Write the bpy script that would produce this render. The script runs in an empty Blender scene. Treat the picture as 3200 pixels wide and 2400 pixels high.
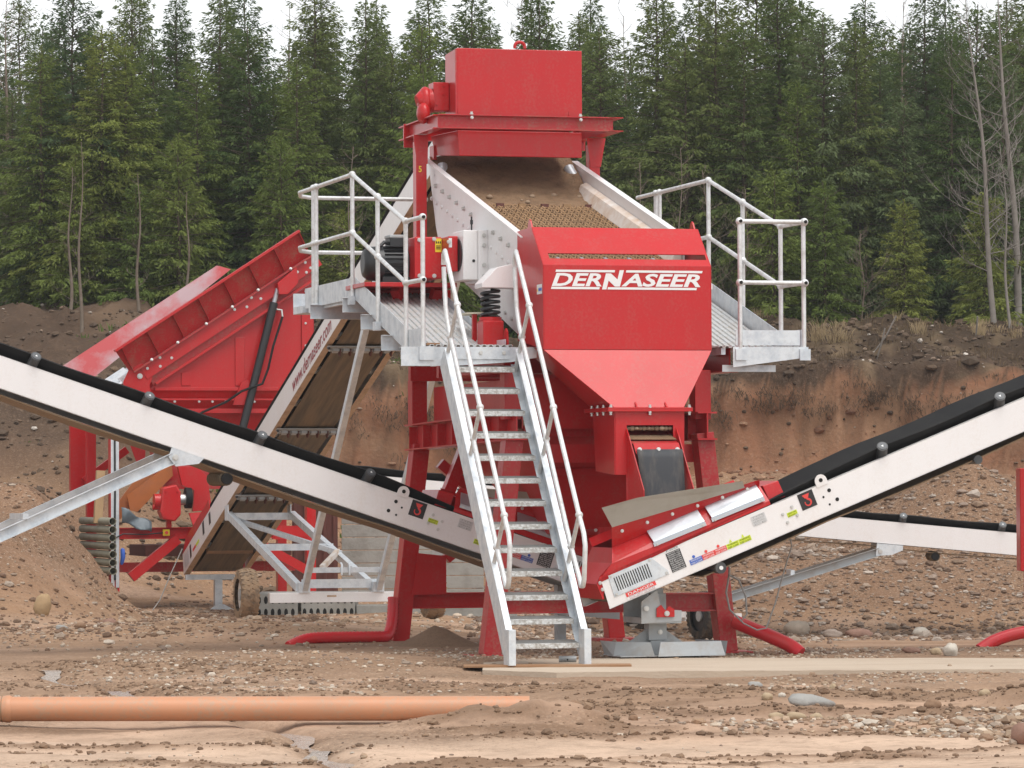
import bpy, math, random
import numpy as np
from mathutils import Vector, Matrix

# ------------------------------------------------------------------ camera, sky, sun, exposure
S = bpy.context.scene
COL = S.collection
R = math.radians
cam_d = bpy.data.cameras.new("camera")
cam_d.sensor_width = 36.0
cam_d.lens = 140.0
cam_d.clip_start = 0.5
cam_d.clip_end = 2000.0
cam = bpy.data.objects.new("camera", cam_d)
COL.objects.link(cam)
cam.matrix_world = (Matrix.Translation((0, 0, 1.45)) @ Matrix.Rotation(R(90 + 1.54), 4, 'X')
                    @ Matrix.Rotation(R(-0.30), 4, 'Z'))
S.camera = cam

world = bpy.data.worlds.new("World")
S.world = world
world.use_nodes = True
wn, wl = world.node_tree.nodes, world.node_tree.links
wn.clear()
SUN_EL, SUN_AZ = R(66), R(151)          # high, behind the camera and to the right
sky = wn.new("ShaderNodeTexSky")
sky.sky_type = 'NISHITA'
sky.sun_disc = False
sky.sun_elevation = SUN_EL
sky.sun_rotation = SUN_AZ
sky.air_density = 1.0
sky.dust_density = 1.2
sky.ozone_density = 1.0
hsv = wn.new("ShaderNodeHueSaturation")
hsv.inputs['Saturation'].default_value = 0.10
bg = wn.new("ShaderNodeBackground")
bg.inputs['Strength'].default_value = 0.15
wo = wn.new("ShaderNodeOutputWorld")
wl.new(sky.outputs[0], hsv.inputs['Color'])
wl.new(hsv.outputs[0], bg.inputs['Color'])
wl.new(bg.outputs[0], wo.inputs['Surface'])

sun_d = bpy.data.lights.new("sun", 'SUN')
sun_d.energy = 1.45
sun_d.angle = R(40)
sun_d.color = (1.0, 0.965, 0.91)
sun = bpy.data.objects.new("sun", sun_d)
COL.objects.link(sun)
sdir = Vector((math.sin(SUN_AZ) * math.cos(SUN_EL), math.cos(SUN_AZ) * math.cos(SUN_EL), math.sin(SUN_EL)))
sun.rotation_euler = sdir.to_track_quat('Z', 'Y').to_euler()
sun.location = (0, 0, 60)

S.view_settings.view_transform = 'Standard'
S.view_settings.look = 'None'
S.view_settings.gamma = 1.0
S.view_settings.exposure = 0.55
S.view_settings.use_curve_mapping = False

# ------------------------------------------------------------------ frames
YAW = R(15.3)                            # the plant stands turned by this much
ORG = Vector((-0.209, 35.0, 0.0))        # foot of its front left leg
E1 = Vector((math.cos(YAW), math.sin(YAW), 0))
E2 = Vector((-math.sin(YAW), math.cos(YAW), 0))


def MW(u, v, z):
    return ORG + E1 * u + E2 * v + Vector((0, 0, z))


rnd = random.Random(7)
nrs = np.random.RandomState(11)

# ------------------------------------------------------------------ materials


def _n(nt, t, **k):
    n = nt.nodes.new(t)
    for a, b in k.items():
        setattr(n, a, b)
    return n


def material(name, col, rough=0.5, metal=0.0, col2=None, amt=0.0, scale=6.0, bump=0.0, bscale=60.0,
             coat=0.0, spec=0.5, detail=6.0, lo=0.45, hi=0.75, stretch=None, rough2=None, attr=None, trans=0.0, objrand=0.0, dust=None):
    m = bpy.data.materials.new(name)
    m.use_nodes = True
    nt = m.node_tree
    b = nt.nodes['Principled BSDF']
    L = nt.links.new
    b.inputs['Roughness'].default_value = rough
    b.inputs['Metallic'].default_value = metal
    b.inputs['Specular IOR Level'].default_value = spec
    b.inputs['Coat Weight'].default_value = coat
    b.inputs['Coat Roughness'].default_value = 0.2
    tc = _n(nt, 'ShaderNodeTexCoord')
    mp = _n(nt, 'ShaderNodeMapping')
    L(tc.outputs['Object'], mp.inputs['Vector'])
    if stretch:
        mp.inputs['Scale'].default_value = stretch
    src = None
    if attr:
        a = _n(nt, 'ShaderNodeAttribute', attribute_name=attr)
        src = a.outputs['Color']
    else:
        rgb = _n(nt, 'ShaderNodeRGB')
        rgb.outputs[0].default_value = (*col, 1)
        src = rgb.outputs[0]
    if objrand:
        oi = _n(nt, 'ShaderNodeObjectInfo')
        hs = _n(nt, 'ShaderNodeHueSaturation')
        mr = _n(nt, 'ShaderNodeMapRange')
        mr.inputs[3].default_value = 1 - objrand
        mr.inputs[4].default_value = 1 + objrand
        L(oi.outputs['Random'], mr.inputs[0])
        L(mr.outputs[0], hs.inputs['Value'])
        mr2 = _n(nt, 'ShaderNodeMapRange')
        mr2.inputs[3].default_value = 0.5 + objrand * 0.10
        mr2.inputs[4].default_value = 0.5 - objrand * 0.10
        L(oi.outputs['Random'], mr2.inputs[0])
        L(mr2.outputs[0], hs.inputs['Hue'])
        L(src, hs.inputs['Color'])
        src = hs.outputs[0]
    if col2 is not None:
        nz = _n(nt, 'ShaderNodeTexNoise')
        nz.inputs['Scale'].default_value = scale
        nz.inputs['Detail'].default_value = detail
        nz.inputs['Roughness'].default_value = 0.65
        L(mp.outputs[0], nz.inputs['Vector'])
        mr = _n(nt, 'ShaderNodeMapRange')
        mr.inputs[1].default_value = lo
        mr.inputs[2].default_value = hi
        mr.inputs[4].default_value = amt
        L(nz.outputs['Fac'], mr.inputs[0])
        mx = _n(nt, 'ShaderNodeMix', data_type='RGBA')
        L(mr.outputs[0], mx.inputs['Factor'])
        L(src, mx.inputs['A'])
        mx.inputs['B'].default_value = (*col2, 1)
        src = mx.outputs['Result']
        if rough2 is not None:
            mr3 = _n(nt, 'ShaderNodeMapRange')
            mr3.inputs[2].default_value = max(amt, 1e-3)
            mr3.inputs[3].default_value = rough
            mr3.inputs[4].default_value = rough2
            L(mr.outputs[0], mr3.inputs[0])
            L(mr3.outputs[0], b.inputs['Roughness'])
    if dust:
        # thin film of dried splashes: fine speckle inside streaky patches
        dcol, damt = dust
        n1 = _n(nt, 'ShaderNodeTexNoise')
        n1.inputs['Scale'].default_value = 3.2
        n1.inputs['Detail'].default_value = 8
        n1.inputs['Roughness'].default_value = .7
        mp2 = _n(nt, 'ShaderNodeMapping')
        mp2.inputs['Scale'].default_value = (2.2, 2.2, .55)
        L(tc.outputs['Object'], mp2.inputs['Vector'])
        L(mp2.outputs[0], n1.inputs['Vector'])
        n2 = _n(nt, 'ShaderNodeTexNoise')
        n2.inputs['Scale'].default_value = 42
        n2.inputs['Detail'].default_value = 4
        L(tc.outputs['Object'], n2.inputs['Vector'])
        ml = _n(nt, 'ShaderNodeMath', operation='MULTIPLY')
        L(n1.outputs['Fac'], ml.inputs[0])
        L(n2.outputs['Fac'], ml.inputs[1])
        mrd = _n(nt, 'ShaderNodeMapRange')
        mrd.inputs[1].default_value = .23
        mrd.inputs[2].default_value = .40
        mrd.inputs[4].default_value = damt
        L(ml.outputs[0], mrd.inputs[0])
        mxd = _n(nt, 'ShaderNodeMix', data_type='RGBA')
        L(mrd.outputs[0], mxd.inputs['Factor'])
        L(src, mxd.inputs['A'])
        mxd.inputs['B'].default_value = (*dcol, 1)
        src = mxd.outputs['Result']
    L(src, b.inputs['Base Color'])
    if bump:
        nb = _n(nt, 'ShaderNodeTexNoise')
        nb.inputs['Scale'].default_value = bscale
        nb.inputs['Detail'].default_value = 5
        L(mp.outputs[0], nb.inputs['Vector'])
        bp = _n(nt, 'ShaderNodeBump')
        bp.inputs['Strength'].default_value = bump
        bp.inputs['Distance'].default_value = 0.02
        L(nb.outputs['Fac'], bp.inputs['Height'])
        L(bp.outputs[0], b.inputs['Normal'])
    if trans:
        out = nt.nodes['Material Output']
        tr = _n(nt, 'ShaderNodeBsdfTranslucent')
        L(src, tr.inputs['Color'])
        ms = _n(nt, 'ShaderNodeMixShader')
        ms.inputs[0].default_value = trans
        L(b.outputs[0], ms.inputs[1])
        L(tr.outputs[0], ms.inputs[2])
        L(ms.outputs[0], out.inputs['Surface'])
    return m


DUST = (0.30, 0.20, 0.13)
RED = material("red_paint", (0.50, 0.010, 0.013), 0.42, coat=0.5, spec=.18, col2=(0.40, 0.028, 0.026), amt=0.6, scale=2.6, lo=0.42, hi=0.85, rough2=0.55, bump=0.05, bscale=2.2, dust=((.36, .12, .10), .22))
RED_DUSTY = material("red_paint_dusty", (0.46, 0.014, 0.020), 0.42, coat=0.1, col2=(0.30, 0.13, 0.085), amt=0.75, scale=4.0, lo=0.50, hi=0.78, rough2=0.8, bump=0.05, bscale=3, dust=((.30, .19, .13), .45))
WHITE = material("white_paint", (0.80, 0.785, 0.785), 0.38, coat=0.15, col2=(0.66, 0.58, 0.51), amt=0.5, scale=1.6, lo=0.52, hi=0.9, rough2=0.6, stretch=(1, 1, .35), dust=((.58, .49, .41), .14), bump=.03, bscale=1.6)
WHITE_DUSTY = material("white_paint_dusty", (0.70, 0.66, 0.62), 0.5, col2=(0.50, 0.33, 0.20), amt=0.85, scale=3.5, lo=0.40, hi=0.7, rough2=0.8)
TAN_STEEL = material("muddy_flange", (0.52, 0.37, 0.25), 0.7, col2=(0.30, 0.19, 0.12), amt=0.8, scale=7)
GALV = material("galvanised_steel", (0.70, 0.74, 0.77), 0.42, metal=0.35, col2=(0.52, 0.57, 0.62), amt=.9, scale=9.0, lo=0.42, hi=0.66, rough2=0.58, dust=((.42, .36, .30), .16))
GALV_TUBE = material("galvanised_tube", (0.76, 0.775, 0.78), 0.45, metal=0.35, col2=(0.45, 0.43, 0.40), amt=0.8, scale=11.0, lo=0.45, hi=0.75, rough2=0.6, dust=((.42, .36, .30), .15))
GALV_DULL = material("weathered_steel", (0.40, 0.42, 0.43), 0.55, metal=0.35, col2=(0.33, 0.26, 0.20), amt=0.7, scale=5.0, lo=0.48, hi=0.8, rough2=0.75)
BRIGHT = material("bright_zinc", (0.55, 0.59, 0.63), 0.42, metal=0.6, col2=(0.5, 0.54, 0.6), amt=0.6, scale=5.0)
SKIRT = material("dusty_steel_skirt", (0.40, 0.385, 0.345), 0.55, metal=0.2, col2=(0.30, 0.27, 0.22), amt=0.7, scale=4.0)
RUBBER = material("black_rubber", (0.011, 0.011, 0.012), 0.7, col2=(0.03, 0.028, 0.025), amt=0.5, scale=3.0, spec=.25)
FLAP = material("rubber_flap", (0.045, 0.048, 0.055), 0.7, col2=(0.13, 0.115, 0.10), amt=0.8, scale=5.0, stretch=(3, 3, .6))
BELT_DIRTY = material("dirty_belt", (0.20, 0.145, 0.085), 0.75, col2=(0.085, 0.07, 0.05), amt=0.9, scale=3.0, stretch=(5, .3, .3), lo=.35, hi=.65)
BELT_EDGE = material("belt_underside", (0.26, 0.18, 0.11), 0.8, col2=(0.30, 0.21, 0.13), amt=0.6, scale=6.0)
ROLLER = material("grey_roller", (0.045, 0.048, 0.052), 0.45, col2=(0.2, 0.19, 0.17), amt=0.4, scale=8)
BLACK = material("black_paint", (0.02, 0.021, 0.023), 0.4)
DARKHOLE = material("dark_opening", (0.012, 0.011, 0.010), 0.9)
ORANGE = material("orange_paint", (0.42, 0.13, 0.03), 0.55, col2=(0.25, 0.10, 0.05), amt=.6, scale=5)
YELLOW = material("yellow_sticker", (0.80, 0.62, 0.03), 0.5)
LIME = material("lime_sticker", (0.62, 0.75, 0.04), 0.5)
BLUE = material("blue_sticker", (0.04, 0.12, 0.50), 0.5)
STRED = material("red_sticker", (0.72, 0.06, 0.05), 0.5)
STWHITE = material("white_sticker", (0.78, 0.78, 0.78), 0.5)
STBLACK = material("black_print", (0.02, 0.018, 0.018), 0.5)
STGREY = material("grey_print", (0.35, 0.35, 0.35), 0.5)
STDRED = material("dark_red_print", (0.30, 0.02, 0.03), 0.5)
ZINC = material("zinc_bolt", (0.62, 0.62, 0.60), 0.35, metal=0.7)
CREAM = material("cream_plate", (0.60, 0.55, 0.42), 0.5, col2=(.4, .33, .22), amt=.6)
SAND_DECK = material("sand_on_plate", (0.24, 0.155, 0.095), 0.95, col2=(0.13, 0.085, 0.055), amt=0.9, scale=6, bump=0.8, bscale=45, spec=.1)
WIRE = material("sandy_wire", (0.34, 0.21, 0.115), 0.8, col2=(0.20, 0.13, 0.08), amt=0.8, scale=9, spec=.2)
TYRE = material("muddy_tyre", (0.30, 0.205, 0.13), 0.9, col2=(0.10, 0.08, 0.065), amt=0.8, scale=9, lo=.45, hi=.65, spec=.2)
TYRE_DARK = material("dark_tyre", (0.035, 0.033, 0.032), 0.8, col2=(0.20, 0.14, 0.09), amt=0.7, scale=7, spec=.2)
PVC = material("orange_brown_plastic", (0.56, 0.265, 0.145), 0.42, col2=(0.46, 0.25, 0.15), amt=0.7, scale=2.0, spec=.4, dust=((.42, .30, .21), .7))
HOSE = material("red_hose_plastic", (0.62, 0.02, 0.03), 0.38, col2=(0.42, 0.07, 0.05), amt=0.5, scale=6)
GREYPIPE = material("grey_green_pipe", (0.26, 0.25, 0.19), 0.7, col2=(0.17, .14, .1), amt=.6)
CONC = material("grey_concrete", (0.34, 0.335, 0.31), 0.85, col2=(0.21, 0.20, 0.175), amt=0.8, scale=4.0, bump=.3, bscale=25, spec=.2)
SLABM = material("sandy_concrete", (0.50, 0.41, 0.32), 0.85, col2=(0.40, 0.31, 0.23), amt=0.8, scale=1.6, bump=.25, bscale=60, spec=.2, stretch=(.4, 1, 1))
RUST = material("rusty_plate", (0.13, 0.045, 0.035), 0.8, col2=(0.08, 0.04, 0.03), amt=.8)
WOOD = material("weathered_board", (0.30, 0.16, 0.08), 0.75, col2=(0.42, .30, .2), amt=.7, scale=5, stretch=(.3, 3, 3))
CABLE = material("grey_cable", (0.35, 0.34, 0.33), 0.5)
TARP = material("grey_plastic_sheet", (0.10, 0.13, 0.15), 0.45, col2=(.20, .24, .27), amt=.7, scale=5)
BARK = material("bark", (0.10, 0.075, 0.055), 0.9, col2=(0.19, 0.155, 0.12), amt=.8, scale=8, spec=.1)
BIRCH = material("pale_bark", (0.25, 0.225, 0.20), 0.85, col2=(0.13, .11, .095), amt=.8, scale=3, spec=.1)
TWIG = material("bare_twigs", (0.20, 0.155, 0.125), 0.9, col2=(.30, .25, .2), amt=.6, scale=2, spec=.1)
NEEDLE_A = material("needles_dark", (0.112, 0.152, 0.048), 0.8, col2=(0.168, 0.205, 0.064), amt=0.9, scale=1.3, spec=.1, objrand=0.25, trans=.35)
NEEDLE_B = material("needles_fresh", (0.180, 0.220, 0.055), 0.8, col2=(0.12, 0.17, 0.046), amt=0.8, scale=1.5, spec=.1, objrand=0.2, trans=.35)
NEEDLE_C = material("needles_blue", (0.108, 0.152, 0.066), 0.8, col2=(0.145, 0.18, 0.082), amt=0.9, scale=1.2, spec=.1, objrand=0.2, trans=.35)
STRAW = material("dry_straw", (0.42, 0.32, 0.19), 0.9, col2=(.26, .19, .11), amt=.7, scale=3, spec=.1, trans=.2)
WEED = material("green_weed", (0.10, 0.16, 0.035), 0.8, spec=.2, trans=.2)
STONE = material("stone_mix", (0.3, 0.25, 0.2), 0.8, attr="col", col2=(0.16, 0.12, 0.09), amt=.35, scale=14, spec=.25)
WATER = material("muddy_water", (0.40, 0.33, 0.28), 0.10, spec=.9, bump=.9, bscale=30)

# ------------------------------------------------------------------ mesh building


class MB:
    def __init__(self):
        self.v, self.f, self.sm = [], [], []

    def add(self, vs, fs, smooth=False):
        o = len(self.v)
        self.v += [tuple(p) for p in vs]
        self.f += [tuple(i + o for i in f) for f in fs]
        self.sm += [smooth] * len(fs)
        return self

    def box(self, lo, hi):
        x0, y0, z0 = lo
        x1, y1, z1 = hi
        return self.add([(x0, y0, z0), (x1, y0, z0), (x1, y1, z0), (x0, y1, z0), (x0, y0, z1), (x1, y0, z1), (x1, y1, z1), (x0, y1, z1)],
                        [(0, 3, 2, 1), (4, 5, 6, 7), (0, 1, 5, 4), (1, 2, 6, 5), (2, 3, 7, 6), (3, 0, 4, 7)])

    def prism(self, poly, ext):
        """planar polygon (3-D points) pushed along ext"""
        e = Vector(ext)
        p = [Vector(q) for q in poly]
        nrm = Vector((0, 0, 0))
        for i in range(len(p)):
            nrm += p[i].cross(p[(i + 1) % len(p)])
        if nrm.dot(e) > 0:
            p = p[::-1]
        n = len(p)
        vs = p + [q + e for q in p]
        fs = [tuple(range(n)), tuple(range(2 * n - 1, n - 1, -1))]
        fs += [((i + 1) % n, i, n + i, n + (i + 1) % n) for i in range(n)]
        return self.add(vs, fs)

    def bar(self, a, b, w, h, up=(0, 0, 1), off=(0, 0)):
        """rectangular bar from a to b, w across, h along up"""
        a, b = Vector(a), Vector(b)
        d = (b - a).normalized()
        s = d.cross(Vector(up)).normalized()
        t = s.cross(d).normalized()
        vs = []
        for p in (a, b):
            for i, j in ((-1, -1), (1, -1), (1, 1), (-1, 1)):
                vs.append(p + s * (i * w / 2 + off[0]) + t * (j * h / 2 + off[1]))
        return self.add(vs, [(0, 1, 2, 3), (7, 6, 5, 4), (1, 0, 4, 5), (2, 1, 5, 6), (3, 2, 6, 7), (0, 3, 7, 4)])

    def ibeam(self, a, b, w, h, t=0.012, up=(0, 0, 1)):
        self.bar(a, b, w, t, up, (0, h / 2 - t / 2))
        self.bar(a, b, w, t, up, (0, -h / 2 + t / 2))
        return self.bar(a, b, t, h - 2 * t, up)

    def channel(self, a, b, w, h, t=0.008, up=(0, 0, 1), side=1):
        """web on the -side face, flanges pointing to +side"""
        self.bar(a, b, t, h, up, (-side * (w / 2 - t / 2), 0))
        self.bar(a, b, w - t, t, up, (side * t / 2, h / 2 - t / 2))
        return self.bar(a, b, w - t, t, up, (side * t / 2, -h / 2 + t / 2))

    def tube(self, pts, r, n=10, caps=True, radii=None, smooth=True, closed=False):
        P = [Vector(p) for p in pts]
        m = len(P)
        T = []
        for i in range(m):
            if closed:
                d = P[(i + 1) % m] - P[i - 1]
            else:
                d = P[min(i + 1, m - 1)] - P[max(i - 1, 0)]
            T.append(d.normalized())
        ref = Vector((0, 0, 1)) if abs(T[0].z) < 0.9 else Vector((1, 0, 0))
        s = T[0].cross(ref).normalized()
        vs = []
        for i in range(m):
            s = (s - T[i] * s.dot(T[i])).normalized()
            t = T[i].cross(s)
            rr = radii[i] if radii is not None else r
            for k in range(n):
                a = 2 * math.pi * k / n
                vs.append(P[i] + (s * math.cos(a) + t * math.sin(a)) * rr)
        fs = []
        for i in range(m if closed else m - 1):
            j = (i + 1) % m
            for k in range(n):
                k2 = (k + 1) % n
                fs.append((i * n + k, i * n + k2, j * n + k2, j * n + k))
        self.add(vs, fs, smooth)
        if caps and not closed:
            self.add(vs[:n], [tuple(range(n - 1, -1, -1))])
            self.add(vs[-n:], [tuple(range(n))])
        return self

    def cyl(self, a, b, r, n=16, r2=None):
        return self.tube([a, b], r, n, radii=[r, r if r2 is None else r2])

    def ball(self, c, r, n=10, m=6, sc=(1, 1, 1)):
        c = Vector(c)
        vs, fs = [], []
        for i in range(m + 1):
            th = math.pi * i / m
            for k in range(n):
                a = 2 * math.pi * k / n
                vs.append(c + Vector((r * sc[0] * math.sin(th) * math.cos(a), r * sc[1] * math.sin(th) * math.sin(a), r * sc[2] * math.cos(th))))
        for i in range(m):
            for k in range(n):
                fs.append((i * n + k, (i + 1) * n + k, (i + 1) * n + (k + 1) % n, i * n + (k + 1) % n))
        return self.add(vs, fs, True)

    def mesh(self, name, base=(0, 0, 0)):
        me = bpy.data.meshes.new(name)
        bx, by, bz = base
        me.from_pydata([(x - bx, y - by, z - bz) for x, y, z in self.v], [], self.f)
        me.polygons.foreach_set('use_smooth', self.sm)
        me.update()
        return me

    def build(self, name, mat, parent, bevel=0.0, base=None):
        root = parent
        while root is not None and root.parent is not None:
            root = root.parent
        b = base if base is not None else (root.get('_b', (0, 0, 0)) if root is not None else (0, 0, 0))
        me = self.mesh(name, b)
        me.materials.append(mat)
        o = bpy.data.objects.new(name, me)
        COL.objects.link(o)
        o.parent = parent
        if bevel:
            md = o.modifiers.new("bevel", 'BEVEL')
            md.width = bevel
            md.segments = 2
            md.limit_method = 'ANGLE'
            md.angle_limit = R(40)
        return o


def tag(o, label, cat, group=None, kind=None):
    if label:
        o['label'] = label
    if cat:
        o['category'] = cat
    if group:
        o['group'] = group
    if kind:
        o['kind'] = kind
    return o


def thing(name, label, cat, base=(0, 0, 0), frame='M', group=None, rot=None):
    """Empty at the thing's base; its parts are given in plant ('M') or world ('W') coordinates"""
    o = bpy.data.objects.new(name, None)
    o.empty_display_size = 0.2
    COL.objects.link(o)
    if frame == 'M':
        o.location = MW(*base)
        o.rotation_euler = (0, 0, YAW if rot is None else rot)
    else:
        o.location = base
        o.rotation_euler = (0, 0, rot or 0)
    o['_b'] = tuple(float(x) for x in base) if rot is None else (0.0, 0.0, 0.0)
    return tag(o, label, cat, group)


def stuffobj(name, me, mat):
    me.materials.append(mat)
    o = bpy.data.objects.new(name, me)
    COL.objects.link(o)
    return o


_bolt = {}


def bolts(parent, spots, axis, r=0.016, h=0.02, mat=None, name='bolt'):
    """small bolt heads sharing one mesh"""
    mat = mat or ZINC
    key = (round(r, 4), round(h, 4), mat.name)
    if key not in _bolt:
        mb = MB()
        mb.tube([(0, 0, -0.004), (0, 0, h * .35)], r * 1.35, 10)
        mb.tube([(0, 0, h * .35), (0, 0, h)], r, 6, smooth=False)
        me = mb.mesh('bolt')
        me.materials.append(mat)
        _bolt[key] = me
    root = parent
    while root.parent is not None:
        root = root.parent
    b = Vector(root.get('_b', (0, 0, 0)))
    q = Vector(axis).to_track_quat('Z', 'Y').to_euler()
    for p in spots:
        o = bpy.data.objects.new(name, _bolt[key])
        COL.objects.link(o)
        o.location = Vector(p) - b
        o.rotation_euler = q
        o.parent = parent


def text_geo(s, size=1.0, shear=0.0, bold=0.0, spacing=1.0, align='LEFT'):
    cu = bpy.data.curves.new('t', 'FONT')
    cu.body = s
    cu.size = size
    cu.shear = shear
    cu.offset = bold
    cu.space_character = spacing
    cu.align_x = align
    cu.resolution_u = 3
    ob = bpy.data.objects.new('t', cu)
    COL.objects.link(ob)
    dg = bpy.context.evaluated_depsgraph_get()
    me = bpy.data.meshes.new_from_object(ob.evaluated_get(dg))
    vs = [tuple(v.co) for v in me.vertices]
    fs = [tuple(p.vertices) for p in me.polygons]
    bpy.data.objects.remove(ob)
    bpy.data.curves.remove(cu)
    bpy.data.meshes.remove(me)
    return vs, fs


def text_fit(mb, s, org, xd, yd, width, height, shear=0.0, bold=0.0, lift=0.003):
    """text stretched to width x height with its lower left corner at org"""
    vs, fs = text_geo(s, 1.0, shear, bold)
    xs = [v[0] for v in vs]
    ys = [v[1] for v in vs]
    x0, x1, y0, y1 = min(xs), max(xs), min(ys), max(ys)
    org, xd, yd = Vector(org), Vector(xd).normalized(), Vector(yd).normalized()
    n = xd.cross(yd)
    out = [org + xd * ((v[0] - x0) / (x1 - x0) * width) + yd * ((v[1] - y0) / (y1 - y0) * height) + n * lift for v in vs]
    return mb.add(out, fs)


def quad(mb, org, xd, yd, w, h, lift=0.002, t=0.0015):
    org, xd, yd = Vector(org), Vector(xd).normalized(), Vector(yd).normalized()
    n = xd.cross(yd)
    p = org + n * (lift - t)
    return mb.prism([p, p + xd * w, p + xd * w + yd * h, p + yd * h], n * t)


# ------------------------------------------------------------------ terrain
_NT = nrs.rand(64, 64)


def vnoise(x, y):
    x = np.asarray(x, float)
    y = np.asarray(y, float)
    xi, yi = np.floor(x).astype(int), np.floor(y).astype(int)
    fx, fy = x - xi, y - yi
    fx, fy = fx * fx * (3 - 2 * fx), fy * fy * (3 - 2 * fy)
    a, b = _NT[xi % 64, yi % 64], _NT[(xi + 1) % 64, yi % 64]
    c, d = _NT[xi % 64, (yi + 1) % 64], _NT[(xi + 1) % 64, (yi + 1) % 64]
    return (a * (1 - fx) + b * fx) * (1 - fy) + (c * (1 - fx) + d * fx) * fy - 0.5


def fbm(x, y, o=4):
    s, a = 0, 1.0
    for i in range(o):
        s = s + a * vnoise(x * 2 ** i + 17.3 * i, y * 2 ** i + 5.1 * i)
        a *= .5
    return s


def sst(a, b, x):
    t = np.clip((x - a) / (b - a), 0, 1)
    return t * t * (3 - 2 * t)


def stream_x(y):
    """centre line of the small run-off in the foreground"""
    return np.interp(y, [20, 20.9, 23.0, 24.6, 25.4, 26.6, 28.5, 30.5, 32.7], [-.72, -.80, -1.08, -1.36, -1.62, -1.98, -2.57, -3.2, -3.86]) + .05 * np.sin(y * 7)


def lip_y(x):
    return 64.0 + 1.2 * fbm(x * .22, x * 0 + 3.3, 3) + np.where(x < -4, (x + 4) * .05, 0)


RIDGES = [(-4.4, 30.3, -1.2, 28.2, .30, .05), (-3.6, 27.6, -.6, 26.7, .22, .04), (-1.0, 26.45, 3.4, 25.95, .30, .06), (.6, 28.6, 4.4, 28.0, .35, .06),
          (-.6, 24.1, 4.0, 24.75, .16, .035), (-3.2, 23.2, -.9, 23.35, .12, .03), (-2.6, 22.0, .9, 21.7, .14, .035), (.3, 22.3, 3.6, 22.9, .12, .03), (3.2, 27.2, 4.8, 26.9, .5, .14), (-4.2, 33.4, -1.6, 31.6, .45, .05)]


def ridge_mask(x, y):
    """wheel ruts and scraped ridges in the foreground: coverage and height"""
    m = 0.0 * x
    h = 0.0 * x
    for i, (x0, y0, x1, y1, w, a) in enumerate(RIDGES):
        t = np.clip((x - x0) / (x1 - x0), 0, 1)
        yc = y0 + (y1 - y0) * t + .35 * vnoise(x * .9 + i * 7, x * 0 + i) + .12 * vnoise(x * 3.1, x * 0 + i * 3)
        k = np.exp(-((y - yc) / w) ** 2) * sst(-.5, .35, vnoise(x * 1.7 + 5 * i, x * 0 + .5) + .35) * sst(x0 - .4, x0 + .5, x) * (1 - sst(x1 - .5, x1 + .4, x))
        m = np.maximum(m, k)
        h = h + a * k * (.55 + 1.1 * np.abs(fbm(x * 3.5 + i, y * 4.5, 3)))
    return m, h


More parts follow.
